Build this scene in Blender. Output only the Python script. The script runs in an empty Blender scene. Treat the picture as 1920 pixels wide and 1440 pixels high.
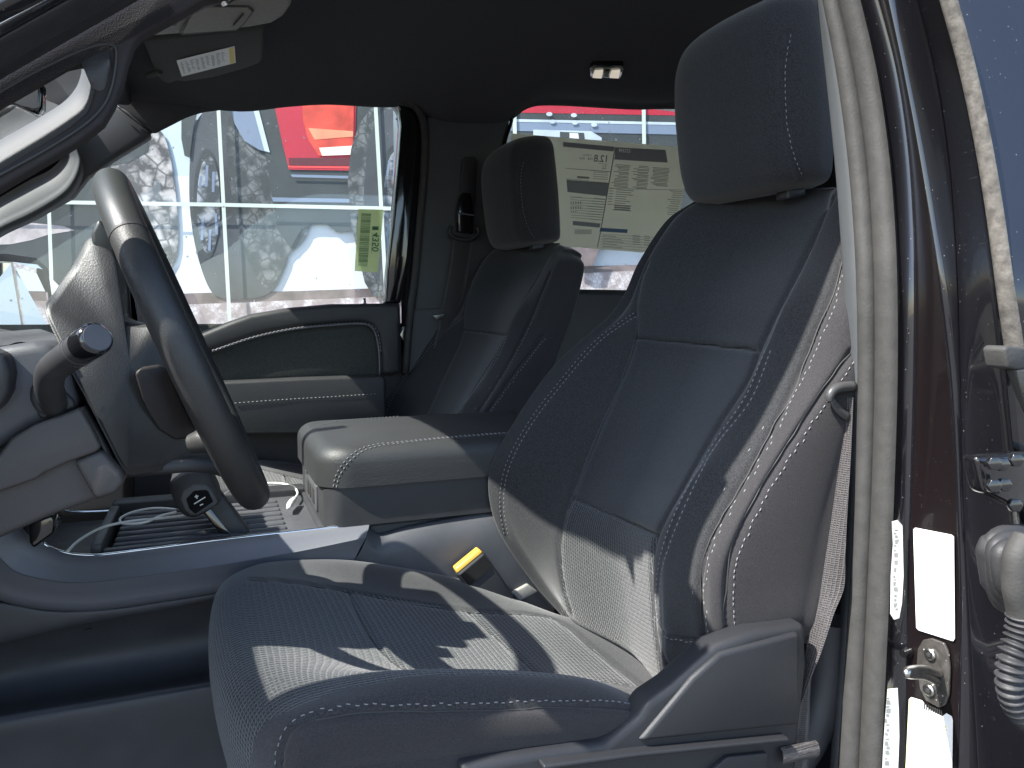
import bpy, bmesh, math, random
import numpy as np
from mathutils import Vector, Matrix
from mathutils.bvhtree import BVHTree
random.seed(7)
rng = np.random.default_rng(7)
sc = bpy.context.scene
COL = sc.collection

# ------------------------------------------------------------------ camera
PSI, PHI, FPX = math.radians(22), math.radians(5.2), 1400.0
FW = np.array([math.sin(PSI)*math.cos(PHI), math.cos(PSI)*math.cos(PHI), -math.sin(PHI)])
RT = np.array([math.cos(PSI), -math.sin(PSI), 0.0])
UP = np.array([math.sin(PSI)*math.sin(PHI), math.cos(PSI)*math.sin(PHI), math.cos(PHI)])
CAM = np.array([0, 0, 1.45])
cd = bpy.data.cameras.new('camera')
cam = bpy.data.objects.new('camera', cd)
COL.objects.link(cam)
cd.sensor_width = 36.0
cd.lens = 36.0*FPX/1920.0
cd.clip_start = 0.01
cd.clip_end = 500
M3 = Matrix(((RT[0], UP[0], -FW[0]), (RT[1], UP[1], -FW[1]), (RT[2], UP[2], -FW[2])))
cam.matrix_world = Matrix.Translation(Vector(CAM)) @ M3.to_4x4()
sc.camera = cam

# ------------------------------------------------------------------ light
SUN = Vector((-0.29, -0.05, 0.355)).normalized()      # direction towards the sun
w = bpy.data.worlds.new('World')
sc.world = w
w.use_nodes = True
wn, wl = w.node_tree.nodes, w.node_tree.links
sky = wn.new('ShaderNodeTexSky')
sky.sky_type = 'NISHITA'
sky.sun_disc = False
sky.sun_elevation = math.asin(SUN.z)
sky.sun_rotation = math.atan2(SUN.x, SUN.y)
wl.new(sky.outputs[0], wn['Background'].inputs[0])
wn['Background'].inputs[1].default_value = 0.13
sd = bpy.data.lights.new('sun', 'SUN')
sd.energy = 3.8
sd.angle = math.radians(0.5)
sd.color = (1.0, 0.97, 0.91)
so = bpy.data.objects.new('sun', sd)
COL.objects.link(so)
so.rotation_euler = SUN.to_track_quat('Z', 'Y').to_euler()
sc.view_settings.view_transform = 'Standard'
sc.view_settings.look = 'None'
sc.view_settings.exposure = 1.85
sc.view_settings.gamma = 1
sc.view_settings.use_curve_mapping = False
sc.cycles.max_bounces = 8
sc.cycles.transparent_max_bounces = 16
sc.cycles.sample_clamp_indirect = 6

# ------------------------------------------------------------------ helpers
def P(px, py, y=None, x=None, z=None):
    """point where the sight line through a photo position meets a plane of the truck"""
    d = FW + (px-960)/FPX*RT + (720-py)/FPX*UP
    a, v = (1, y) if y is not None else ((0, x) if x is not None else (2, z))
    return CAM + d*((v-CAM[a])/d[a])

def J(pts):
    q = np.asarray(pts) - CAM
    dz = q @ FW
    return np.stack([960+FPX*(q @ RT)/dz, 720-FPX*(q @ UP)/dz], -1)

ORG = {}
def thing(name, loc, label, cat, group=None):
    o = bpy.data.objects.new(name, None)
    COL.objects.link(o)
    o.empty_display_size = 0.1
    o.location = loc
    o['label'] = label
    o['category'] = cat
    if group: o['group'] = group
    ORG[o.name] = np.array(loc, float)
    return o

def org_of(par):
    while par is not None:
        if par.name in ORG: return ORG[par.name]
        par = par.parent
    return np.zeros(3)

def mk(name, V, F, mat, par=None, smooth=None, uv=None, bevel=None, segs=3, mats=None, fm=None, label=None):
    V = np.asarray(V, float)
    me = bpy.data.meshes.new(name)
    me.from_pydata([tuple(v) for v in (V-org_of(par))], [], [tuple(int(i) for i in f) for f in F])
    for m in (mats or [mat]): me.materials.append(m)
    if fm is not None: me.polygons.foreach_set('material_index', np.asarray(fm, dtype=np.int32))
    o = bpy.data.objects.new(name, me)
    COL.objects.link(o)
    if par is not None: o.parent = par
    if bevel:
        bm = bmesh.new(); bm.from_mesh(me)
        bmesh.ops.remove_doubles(bm, verts=bm.verts, dist=1e-6)
        bmesh.ops.recalc_face_normals(bm, faces=bm.faces)
        es = [e for e in bm.edges if len(e.link_faces) == 2 and e.calc_face_angle(0) > math.radians(28)]
        bmesh.ops.bevel(bm, geom=es, offset=bevel, segments=segs, profile=0.5, affect='EDGES', clamp_overlap=True)
        bm.to_mesh(me); bm.free()
        if smooth is None: smooth = 35
    if smooth is not None:
        me.polygons.foreach_set('use_smooth', [True]*len(me.polygons))
        if smooth < 180: me.set_sharp_from_angle(angle=math.radians(smooth))
    if label: o['label'] = label
    me.update()
    return o

def tag(o, label, cat, group=None, kind=None):
    if label: o['label'] = label
    if cat: o['category'] = cat
    if group: o['group'] = group
    if kind: o['kind'] = kind
    return o

def cr(A, n, closed=False):
    """Catmull-Rom interpolation along axis 0 with n samples a span"""
    A = np.asarray(A, float); N = len(A)
    if closed: idx = lambda i: A[i % N]; spans = N
    else:
        lo = 2*A[0]-A[1]; hi = 2*A[-1]-A[-2]
        idx = lambda i: lo if i < 0 else (hi if i >= N else A[i]); spans = N-1
    out = []
    for s in range(spans):
        p0, p1, p2, p3 = idx(s-1), idx(s), idx(s+1), idx(s+2)
        for k in range(n):
            t = k/n
            out.append(0.5*((2*p1)+(-p0+p2)*t+(2*p0-5*p1+4*p2-p3)*t*t+(-p0+3*p1-3*p2+p3)*t**3))
    if not closed: out.append(A[-1])
    return np.array(out)

def gridfaces(nr, nc, close_c=False, off=0):
    F = []
    for r in range(nr-1):
        for c in range(nc if close_c else nc-1):
            c2 = (c+1) % nc
            F.append((off+r*nc+c, off+r*nc+c2, off+(r+1)*nc+c2, off+(r+1)*nc+c))
    return F

def sheet(rows, nr=8, nc=8, close_c=False, caps=False):
    """smooth surface through a net of points; returns V, F"""
    A = cr(np.asarray(rows, float), nr) if nr > 1 else np.asarray(rows, float)
    B = np.swapaxes(cr(np.swapaxes(A, 0, 1), nc, close_c), 0, 1) if nc > 1 else A
    R_, C_ = B.shape[:2]
    V = B.reshape(-1, 3)
    F = gridfaces(R_, C_, close_c)
    if caps:
        V = np.vstack([V, B[0].mean(0), B[-1].mean(0)])
        a, b = len(V)-2, len(V)-1
        for c in range(C_):
            F.append((a, (c+1) % C_, c)); F.append((b, (R_-1)*C_+c, (R_-1)*C_+(c+1) % C_))
    return V, F

def tube(path, r, n=12, sub=6, closed=False, flat=1.0, up=None):
    """round or flattened tube; r number or one radius per path point"""
    path = np.asarray(path, float)
    rr = np.full(len(path), r, float) if np.isscalar(r) else np.asarray(r, float)
    Q = cr(np.hstack([path, rr[:, None]]), sub, closed) if sub > 1 else np.hstack([path, rr[:, None]])
    C, R_ = Q[:, :3], Q[:, 3]
    N = len(C)
    T = np.roll(C, -1, 0)-np.roll(C, 1, 0)
    if not closed: T[0] = C[1]-C[0]; T[-1] = C[-1]-C[-2]
    T /= np.linalg.norm(T, axis=1)[:, None]+1e-12
    u = np.array(up, float) if up is not None else (np.array([0, 0, 1.]) if abs(T[0][2]) < .9 else np.array([1., 0, 0]))
    V = []
    for i in range(N):
        if up is not None: u = np.array(up, float)
        u = u-T[i]*(u @ T[i]); u /= np.linalg.norm(u)+1e-12
        v = np.cross(T[i], u)
        for k in range(n):
            a = 2*math.pi*k/n
            V.append(C[i]+R_[i]*(math.cos(a)*u+flat*math.sin(a)*v))
    F = gridfaces(N, n, True)
    if closed:
        for k in range(n): F.append(((N-1)*n+k, (N-1)*n+(k+1) % n, (k+1) % n, k))
    else:
        F.append(tuple(range(n-1, -1, -1))); F.append(tuple((N-1)*n+k for k in range(n)))
    return np.array(V), F

def prism(pts, d):
    """polygon of 3D points pushed along vector d"""
    pts = np.asarray(pts, float); n = len(pts); d = np.asarray(d, float)
    V = np.vstack([pts, pts+d])
    F = [tuple(range(n)), tuple(range(2*n-1, n-1, -1))]
    F += [(i, n+i, n+(i+1) % n, (i+1) % n) for i in range(n)]
    return V, F

def pp(pix, y):
    return np.array([P(a[0], a[1], y=(a[2] if len(a) > 2 else y)) for a in pix])

def slab(name, pix, y, d, mat, par, bevel=0.004, **k):
    """pixel outline laid in the lengthwise plane y, real depth d across the truck"""
    V, F = prism(pp(pix, y), (0, d, 0))
    return mk(name, V, F, mat, par, bevel=bevel, **k)

def box(c0, c1):
    (a, b, c), (d, e, f) = c0, c1
    V = [(a,b,c),(d,b,c),(d,e,c),(a,e,c),(a,b,f),(d,b,f),(d,e,f),(a,e,f)]
    return np.array(V, float), [(0,3,2,1),(4,5,6,7),(0,1,5,4),(1,2,6,5),(2,3,7,6),(3,0,4,7)]

def join(*vf):
    V, F, o = [], [], 0
    for v, f in vf:
        V.append(np.asarray(v, float)); F += [tuple(i+o for i in q) for q in f]; o += len(v)
    return np.vstack(V), F

def orient(V, F):
    bm = bmesh.new()
    vs = [bm.verts.new(v) for v in V]
    for f in F:
        try: bm.faces.new([vs[i] for i in f])
        except ValueError: pass
    bmesh.ops.recalc_face_normals(bm, faces=bm.faces)
    return bm

def resample(Q, step):
    Q = np.asarray(Q, float)
    s = np.concatenate([[0], np.cumsum(np.linalg.norm(np.diff(Q, axis=0), axis=1))])
    n = max(2, int(s[-1]/step)+1)
    t = np.linspace(0, s[-1], n)
    return np.stack([np.interp(t, s, Q[:, i]) for i in range(3)], -1)

def text_mesh(s, size, bold=False):
    c = bpy.data.curves.new('text', 'FONT'); c.body = s; c.size = size; c.align_x = 'CENTER'; c.align_y = 'CENTER'
    if bold: c.offset = size*0.02
    o = bpy.data.objects.new('text', c); COL.objects.link(o)
    dg = bpy.context.evaluated_depsgraph_get()
    m = o.evaluated_get(dg).to_mesh()
    V = np.array([v.co[:] for v in m.vertices]); F = [tuple(p.vertices) for p in m.polygons]
    o.evaluated_get(dg).to_mesh_clear()
    bpy.data.objects.remove(o); bpy.data.curves.remove(c)
    return V, F

def place(VF, o, ux, uy):
    V, F = VF
    return np.array(o)+V[:, :1]*np.array(ux)+V[:, 1:2]*np.array(uy), F

# ------------------------------------------------------------------ materials
def mat(name, col, rough=0.6, var=0.0, vscale=20, bump=0.0, bscale=300, sheen=0.0, coat=0.0, metal=0.0, spec=0.5,
        fleck=None, weave=None, rvar=0.0):
    m = bpy.data.materials.new(name); m.use_nodes = True
    nt = m.node_tree; N, L = nt.nodes, nt.links
    b = N['Principled BSDF']
    b.inputs['Base Color'].default_value = (*col, 1)
    b.inputs['Roughness'].default_value = rough
    b.inputs['Metallic'].default_value = metal
    b.inputs['Specular IOR Level'].default_value = spec
    b.inputs['Sheen Weight'].default_value = sheen
    b.inputs['Sheen Roughness'].default_value = 0.5
    b.inputs['Coat Weight'].default_value = coat
    b.inputs['Coat Roughness'].default_value = 0.04
    tc = N.new('ShaderNodeTexCoord')
    src = None
    if var:
        n = N.new('ShaderNodeTexNoise'); n.inputs['Scale'].default_value = vscale; n.inputs['Detail'].default_value = 6
        L.new(tc.outputs['Object'], n.inputs['Vector'])
        r = N.new('ShaderNodeMapRange')
        r.inputs['From Min'].default_value = 0.3; r.inputs['From Max'].default_value = 0.7
        r.inputs['To Min'].default_value = 1-var; r.inputs['To Max'].default_value = 1+var
        L.new(n.outputs['Fac'], r.inputs['Value'])
        mx = N.new('ShaderNodeVectorMath'); mx.operation = 'SCALE'
        mx.inputs[0].default_value = col
        L.new(r.outputs[0], mx.inputs['Scale'])
        src = mx.outputs[0]
        L.new(src, b.inputs['Base Color'])
        if rvar:
            r2 = N.new('ShaderNodeMapRange')
            r2.inputs['From Min'].default_value = 0.3; r2.inputs['From Max'].default_value = 0.7
            r2.inputs['To Min'].default_value = max(rough-rvar, 0); r2.inputs['To Max'].default_value = rough+rvar
            L.new(n.outputs['Fac'], r2.inputs['Value']); L.new(r2.outputs[0], b.inputs['Roughness'])
    hsrc = None
    if bump:
        n2 = N.new('ShaderNodeTexNoise'); n2.inputs['Scale'].default_value = bscale; n2.inputs['Detail'].default_value = 3
        L.new(tc.outputs['Object'], n2.inputs['Vector'])
        hsrc = n2.outputs['Fac']
    if weave:
        # woven threads: two crossed bands with jitter, lighter where threads surface
        sc_, amt, lift, rot = weave
        mp = N.new('ShaderNodeMapping'); mp.inputs['Rotation'].default_value = rot
        L.new(tc.outputs['Object'], mp.inputs['Vector'])
        wv = N.new('ShaderNodeTexWave'); wv.inputs['Scale'].default_value = sc_; wv.inputs['Distortion'].default_value = 0.7
        wv.inputs['Detail'].default_value = 2; wv.inputs['Detail Scale'].default_value = 2; wv.bands_direction = 'Z'
        w2 = N.new('ShaderNodeTexWave'); w2.inputs['Scale'].default_value = sc_*0.8; w2.inputs['Distortion'].default_value = 0.9
        w2.inputs['Detail'].default_value = 2; w2.bands_direction = 'Y'
        L.new(mp.outputs[0], wv.inputs['Vector']); L.new(mp.outputs[0], w2.inputs['Vector'])
        mm = N.new('ShaderNodeMath'); mm.operation = 'MAXIMUM'
        L.new(wv.outputs['Fac'], mm.inputs[0]); L.new(w2.outputs['Fac'], mm.inputs[1])
        pw = N.new('ShaderNodeMath'); pw.operation = 'POWER'; pw.inputs[1].default_value = 3
        L.new(mm.outputs[0], pw.inputs[0])
        ad = N.new('ShaderNodeMapRange'); ad.inputs['To Min'].default_value = 1-amt; ad.inputs['To Max'].default_value = 1+lift
        L.new(pw.outputs[0], ad.inputs['Value'])
        ml = N.new('ShaderNodeVectorMath'); ml.operation = 'SCALE'
        if src is not None: L.new(src, ml.inputs[0])
        else: ml.inputs[0].default_value = col
        L.new(ad.outputs[0], ml.inputs['Scale'])
        src = ml.outputs[0]; L.new(src, b.inputs['Base Color'])
        if hsrc is None: hsrc = pw.outputs[0]
        else:
            a2 = N.new('ShaderNodeMath'); a2.operation = 'ADD'
            L.new(hsrc, a2.inputs[0]); L.new(pw.outputs[0], a2.inputs[1]); hsrc = a2.outputs[0]
    if hsrc is not None:
        bp = N.new('ShaderNodeBump'); bp.inputs['Strength'].default_value = bump or 0.5
        bp.inputs['Distance'].default_value = 0.001
        L.new(hsrc, bp.inputs['Height']); L.new(bp.outputs[0], b.inputs['Normal'])
    if fleck:
        # dust specks lying on the surface
        fs, ft, fc = fleck
        v = N.new('ShaderNodeTexVoronoi'); v.inputs['Scale'].default_value = fs
        L.new(tc.outputs['Object'], v.inputs['Vector'])
        sp = N.new('ShaderNodeSeparateColor'); L.new(v.outputs['Color'], sp.inputs[0])
        sz = N.new('ShaderNodeMath'); sz.operation = 'MULTIPLY'; sz.inputs[1].default_value = ft
        L.new(sp.outputs[0], sz.inputs[0])
        lt = N.new('ShaderNodeMath'); lt.operation = 'LESS_THAN'
        L.new(v.outputs['Distance'], lt.inputs[0]); L.new(sz.outputs[0], lt.inputs[1])
        g = N.new('ShaderNodeMath'); g.operation = 'GREATER_THAN'; g.inputs[1].default_value = 0.45
        L.new(sp.outputs[1], g.inputs[0])
        mu = N.new('ShaderNodeMath'); mu.operation = 'MULTIPLY'
        L.new(lt.outputs[0], mu.inputs[0]); L.new(g.outputs[0], mu.inputs[1])
        cm = N.new('ShaderNodeMix'); cm.data_type = 'RGBA'
        L.new(mu.outputs[0], cm.inputs['Factor'])
        if src is not None: L.new(src, cm.inputs['A'])
        else: cm.inputs['A'].default_value = (*col, 1)
        cm.inputs['B'].default_value = (*fc, 1)
        L.new(cm.outputs['Result'], b.inputs['Base Color'])
        if coat:
            iv = N.new('ShaderNodeMath'); iv.operation = 'SUBTRACT'; iv.inputs[0].default_value = coat
            L.new(mu.outputs[0], iv.inputs[1]); L.new(iv.outputs[0], b.inputs['Coat Weight'])
    return m

def glass_mat(name, dust_haze=0.05, tint=(0.95, 0.98, 0.96), specks=True):
    m = bpy.data.materials.new(name); m.use_nodes = True
    N, L = m.node_tree.nodes, m.node_tree.links
    N.remove(N['Principled BSDF'])
    t = N.new('ShaderNodeBsdfTransparent'); t.inputs[0].default_value = (*tint, 1)
    g = N.new('ShaderNodeBsdfGlossy'); g.inputs['Roughness'].default_value = 0.01
    fr = N.new('ShaderNodeFresnel'); fr.inputs[0].default_value = 1.5
    a = N.new('ShaderNodeMixShader'); L.new(fr.outputs[0], a.inputs[0]); L.new(t.outputs[0], a.inputs[1]); L.new(g.outputs[0], a.inputs[2])
    d = N.new('ShaderNodeBsdfDiffuse'); d.inputs[0].default_value = (0.7, 0.72, 0.72, 1)
    tr = N.new('ShaderNodeBsdfTranslucent'); tr.inputs[0].default_value = (0.7, 0.72, 0.72, 1)
    dd = N.new('ShaderNodeMixShader'); dd.inputs[0].default_value = 0.5
    L.new(d.outputs[0], dd.inputs[1]); L.new(tr.outputs[0], dd.inputs[2])
    b = N.new('ShaderNodeMixShader'); L.new(a.outputs[0], b.inputs[1]); L.new(dd.outputs[0], b.inputs[2])
    tc = N.new('ShaderNodeTexCoord')
    n = N.new('ShaderNodeTexNoise'); n.inputs['Scale'].default_value = 9; n.inputs['Detail'].default_value = 8
    L.new(tc.outputs['Object'], n.inputs['Vector'])
    mr = N.new('ShaderNodeMapRange'); mr.inputs['From Min'].default_value = 0.35; mr.inputs['From Max'].default_value = 0.75  # hazy reflection put in as a pale diffuse veil over the pane
    mr.inputs['To Min'].default_value = dust_haze*0.5; mr.inputs['To Max'].default_value = dust_haze*1.6
    L.new(n.outputs['Fac'], mr.inputs['Value'])
    v = N.new('ShaderNodeTexVoronoi'); v.inputs['Scale'].default_value = 45
    L.new(tc.outputs['Object'], v.inputs['Vector'])
    sp = N.new('ShaderNodeSeparateColor'); L.new(v.outputs['Color'], sp.inputs[0])
    pw = N.new('ShaderNodeMath'); pw.operation = 'POWER'; pw.inputs[1].default_value = 5; L.new(sp.outputs[0], pw.inputs[0])
    sz = N.new('ShaderNodeMath'); sz.operation = 'MULTIPLY'; sz.inputs[1].default_value = 0.17; L.new(pw.outputs[0], sz.inputs[0])
    lt = N.new('ShaderNodeMath'); lt.operation = 'LESS_THAN'; L.new(v.outputs['Distance'], lt.inputs[0]); L.new(sz.outputs[0], lt.inputs[1])
    mu = N.new('ShaderNodeMath'); mu.operation = 'MULTIPLY'; mu.inputs[1].default_value = 0.8 if specks else 0
    L.new(lt.outputs[0], mu.inputs[0])
    mx = N.new('ShaderNodeMath'); mx.operation = 'MAXIMUM'; L.new(mu.outputs[0], mx.inputs[0]); L.new(mr.outputs[0], mx.inputs[1])
    L.new(mx.outputs[0], b.inputs[0])
    L.new(b.outputs[0], N['Material Output'].inputs['Surface'])
    return m

FAB = (0.027, 0.0273, 0.029)
M = dict(
    fabric=mat('seat_fabric', FAB, 0.95, var=0.55, vscale=650, bump=0.45, bscale=1000, sheen=0.25, spec=0.15),
    fabric_side=mat('seat_side_fabric', (0.024, 0.0225, 0.0242), 0.85, var=0.4, vscale=700, bump=0.4, bscale=1000, sheen=0.15, spec=0.3),
    insert=mat('woven_insert', (0.028, 0.030, 0.0305), 0.95, var=0.55, vscale=450, bump=0.7, bscale=700, sheen=0.25, spec=0.15,
               weave=(80, 0.3, 0.5, (0, -.785, 0))),
    insert_plain=mat('panel_fabric', (0.026, 0.028, 0.030), 0.95, var=0.5, vscale=550, bump=0.5, bscale=900, sheen=0.25, spec=0.15),
    thread=mat('grey_thread', (0.20, 0.20, 0.205), 0.8),
    plastic=mat('dark_plastic', (0.034, 0.0345, 0.037), 0.5, var=0.12, vscale=22, rvar=.09, bump=0.35, bscale=1100, spec=0.45),
    plastic_grey=mat('grey_plastic', (0.07, 0.071, 0.077), 0.48, var=0.12, vscale=18, rvar=.1, bump=0.3, bscale=1300, spec=0.5),
    leather=mat('grained_vinyl', (0.030, 0.031, 0.032), 0.5, var=0.06, bump=0.6, bscale=520, spec=0.5),
    wheel_skin=mat('wheel_leather', (0.026, 0.0255, 0.025), 0.5, var=0.1, vscale=30, rvar=.08, bump=0.35, bscale=650, spec=0.5),
    wheel_smooth=mat('wheel_smooth', (0.032, 0.034, 0.032), 0.42, var=0.04, bump=0.25, bscale=900, spec=0.5),
    trimgrey=mat('satin_grey_trim', (0.155, 0.16, 0.18), 0.42, var=0.04, vscale=900, bump=0.15, bscale=2000, spec=0.6, metal=0.25),
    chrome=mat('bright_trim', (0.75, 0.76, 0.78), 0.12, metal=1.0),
    liner=mat('headliner_cloth', (0.075, 0.076, 0.080), 1.0, var=0.15, vscale=500, bump=0.3, bscale=900, spec=0.05),
    pillar=mat('pillar_cloth', (0.050, 0.050, 0.054), 0.8, var=0.1, vscale=500, bump=0.5, bscale=1200, spec=0.2),
    pillar_plastic=mat('pillar_plastic', (0.070, 0.075, 0.080), 0.6, var=0.05, bump=0.3, bscale=1100, spec=0.35),
    seal=mat('door_seal_rubber', (0.046, 0.045, 0.043), 0.65, var=0.15, vscale=60, bump=0.4, bscale=350, spec=0.3),
    seal_dark=mat('dark_seal_rubber', (0.03, 0.03, 0.032), 0.55, var=0.15, vscale=80, bump=0.3, bscale=500, spec=0.4),
    ribbed=mat('ribbed_trim', (0.035, 0.032, 0.033), 0.8, var=0.1, bump=0.5, bscale=900, spec=0.2),
    paint=mat('black_paint', (0.006, 0.006, 0.008), 0.25, coat=1.0, spec=0.4, fleck=(210, 0.14, (0.12, 0.12, 0.12))),
    paint_brown=mat('black_jamb_paint', (0.007, 0.0045, 0.005), 0.4, coat=0.35, spec=0.25, fleck=(300, 0.13, (0.12, 0.10, 0.09))),
    gloss=mat('gloss_black', (0.008, 0.008, 0.009), 0.12, coat=0.8, spec=0.5, var=0.2, vscale=40),
    weather=mat('weathered_rubber', (0.10, 0.092, 0.082), 0.9, var=0.4, vscale=120, bump=0.5, bscale=420, spec=0.2),
    liteconsole=mat('light_grey_plastic', (0.27, 0.26, 0.235), 0.7, var=0.1, vscale=300, bump=0.2, bscale=900, spec=0.3),
    visor=mat('visor_vinyl', (0.075, 0.076, 0.072), 0.85, var=0.1, vscale=300, bump=0.3, bscale=900, spec=0.2),
    white=mat('white_label', (0.80, 0.80, 0.78), 0.5, var=0.03, vscale=60),
    yellow=mat('yellow_print', (0.80, 0.62, 0.15), 0.6),
    yellowlabel=mat('pale_yellow_print', (0.72, 0.74, 0.30), 0.6),
    ink=mat('black_ink', (0.03, 0.03, 0.03), 0.6),
    greyink=mat('grey_ink', (0.30, 0.30, 0.29), 0.6),
    webbing=mat('belt_webbing', (0.055, 0.05, 0.05), 0.55, var=0.25, vscale=500, bump=0.9, bscale=450, spec=0.5,
                weave=(120, 0.35, 0.5, (0, 0, 0))),
    belt_plastic=mat('belt_plastic', (0.05, 0.05, 0.05), 0.4, spec=0.5),
    amber=mat('amber_plastic', (0.75, 0.42, 0.06), 0.35),
    steel=mat('bare_steel', (0.45, 0.44, 0.42), 0.3, metal=1.0, var=0.2, vscale=120),
    darksteel=mat('painted_striker', (0.05, 0.046, 0.042), 0.3, coat=0.6, var=0.3, vscale=150, fleck=(200, 0.2, (0.4, 0.38, 0.34))),
    cable=mat('white_cable', (0.70, 0.70, 0.68), 0.35),
    carpet=mat('cabin_carpet', (0.012, 0.012, 0.014), 1.0, var=0.3, vscale=500, bump=0.8, bscale=700, spec=0.05),
    mirrorglass=mat('mirror_silver', (0.85, 0.87, 0.88), 0.02, metal=1.0),
    asphalt=mat('pale_asphalt', (0.10, 0.097, 0.094), 0.95, var=0.25, vscale=3, bump=0.5, bscale=80),
    glass=glass_mat('window_glass', 0.03),
    windshield=glass_mat('windshield_glass', 0.03, specks=False),
)

# ------------------------------------------------------------------ ground
V, F = box((-60, -60, -0.6), (60, 60, -0.3))
g = mk('ground', V, F, M['asphalt']); tag(g, 'pale asphalt lot the truck stands on', 'ground', kind='structure')

# ------------------------------------------------------------------ seats
SY = 0.915
def bvh(V, F): return BVHTree.FromPolygons([Vector(v) for v in V], [tuple(f) for f in F])

def cast(tree, pix, step=0.004, sm=6):
    """sight lines through photo positions onto the built surface -> 3D polyline"""
    pix = cr(np.asarray(pix, float), sm) if len(pix) > 2 else np.asarray(pix, float)
    q = []
    for a, b in zip(pix[:-1], pix[1:]):
        n = max(1, int(np.hypot(*(b-a))/6))
        for k in range(n): q.append(a+(b-a)*k/n)
    q.append(pix[-1])
    out = []
    for u in q:
        d = FW+(u[0]-960)/FPX*RT+(720-u[1])/FPX*UP
        h = tree.ray_cast(Vector(CAM), Vector(d).normalized())
        if h[0] is not None:
            if out and np.linalg.norm(np.array(h[0])-out[-1]) > 0.05: continue
            out.append(np.array(h[0]))
    return resample(out, step) if len(out) > 1 else np.zeros((0, 3))

def vnormals(V, F):
    N = np.zeros_like(V)
    for f in F:
        a, b, c = V[f[0]], V[f[1]], V[f[2]]
        n = np.cross(b-a, c-a)
        for i in f: N[i] += n
    return N/(np.linalg.norm(N, axis=1)[:, None]+1e-12)

def outward(V, F):
    N = vnormals(V, F)
    c = V.mean(0)
    if ((V-c)*N).sum() < 0: F = [tuple(reversed(f)) for f in F]
    return F

def groove(V, N, line, depth, width, side=None):
    if len(line) < 2: return V
    D = np.full(len(V), 9.0)
    for i in range(0, len(line), 200):
        L_ = line[i:i+200]
        D = np.minimum(D, np.sqrt(((V[:, None, :]-L_[None])**2).sum(-1)).min(1))
    return V-N*(depth*np.exp(-(D/width)**2))[:, None]

def stitches(line, tree, dash=0.0052, gap=0.0032, r=0.00062, lift=0.0004, off=0.0):
    if len(line) < 3: return np.zeros((0, 3)), []
    L_ = resample(line, 0.001)
    for _ in range(3):
        L_[1:-1] = (L_[:-2]+L_[1:-1]+L_[2:])/3
    n = int(dash/0.001); p = int((dash+gap)/0.001)
    VF = []
    for s in range(0, len(L_)-n, p):
        a, b = L_[s], L_[s+n-1]
        t = b-a; t /= np.linalg.norm(t)+1e-9
        hit = tree.find_nearest(Vector((a+b)/2))
        nr = np.array(hit[1])
        if nr @ (CAM-a) < 0: nr = -nr
        sd_ = np.cross(t, nr); sd_ /= np.linalg.norm(sd_)+1e-9
        a2, b2 = a+sd_*off, b+sd_*off
        ok = True
        for q_ in (0, 1):
            src = (a2, b2)[q_]
            h = tree.ray_cast(Vector(src+nr*.012), Vector(-nr), .03)
            if h[0] is None: ok = False; break
            if q_ == 0: a2 = np.array(h[0])
            else: b2 = np.array(h[0])
        if not ok: continue
        vs = []
        for q, rr in ((a2-nr*r*.3, .5), (a2*.8+b2*.2+nr*r*.4, 1.0), (b2*.8+a2*.2+nr*r*.4, 1.0), (b2-nr*r*.3, .5)):
            for k in range(5):
                an = 2*math.pi*k/5
                vs.append(q+nr*lift+rr*r*(math.cos(an)*sd_+math.sin(an)*nr))
        VF.append((np.array(vs), gridfaces(4, 5, True)))
    return join(*VF) if VF else (np.zeros((0, 3)), [])

def inside(pt, poly):
    x, y = pt; c = False; n = len(poly)
    for i in range(n):
        x1, y1 = poly[i]; x2, y2 = poly[(i+1) % n]
        if (y1 > y) != (y2 > y) and x < (x2-x1)*(y-y1)/(y2-y1)+x1: c = not c
    return c

CORDS = []
def seams(V, F, tree, lines):
    CORDS.clear()
    """lines: list of (pixels, groove depth, groove width, [stitch offsets])"""
    N = vnormals(V, F)
    for pix, dp, wd, st in lines:
        pass
    polys = [(cast(tree, pix), dp, wd, st) for pix, dp, wd, st in lines]
    for line, dp, wd, st in polys:
        if dp: V = groove(V, N, line, dp, wd)
    t2 = bvh(V, F)
    S = []
    for line, dp, wd, st in polys:
        if dp >= .003 and len(line) > 3:
            q = []
            for p_ in resample(line, .006):
                h = t2.find_nearest(Vector(p_))
                n_ = np.array(h[1]); n_ = n_ if n_ @ (CAM-p_) > 0 else -n_
                h2 = t2.ray_cast(Vector(p_+n_*.01), Vector(-n_), .03)
                if h2[0] is not None: q.append(np.array(h2[0])-n_*.0003)
            if len(q) > 3:
                q2 = [q[0]]
                for v_ in q[1:]:
                    if np.linalg.norm(v_-q2[-1]) < .011: q2.append(v_)
                q = np.array(q2)
                for _ in range(4): q[1:-1] = (q[:-2]+q[1:-1]+q[2:])/3
                if len(q) > 3: CORDS.append(tube(q, .0008, 6, 1))
        for o in st:
            q = stitches(line, t2, off=o)
            if len(q[1]): S.append(q)
    return V, (join(*S) if S else None)

def zones(V, F, tests):
    cen = np.array([V[list(f)].mean(0) for f in F])
    J_ = J(cen)
    nrm = np.array([np.cross(V[f[1]]-V[f[0]], V[f[2]]-V[f[0]]) for f in F])
    face = ((CAM-cen)*nrm).sum(1) > 0
    fm = np.zeros(len(F), int)
    for i in range(len(F)):
        if not face[i]: continue
        for k, poly in tests:
            if inside(J_[i], poly): fm[i] = k
    return fm

seat = thing('front_seat', (0.30, SY, 0.55), 'near driver seat of dark fabric with light stitching and steering wheel shadow on its cushion', 'car seat', 'front seats')
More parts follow.
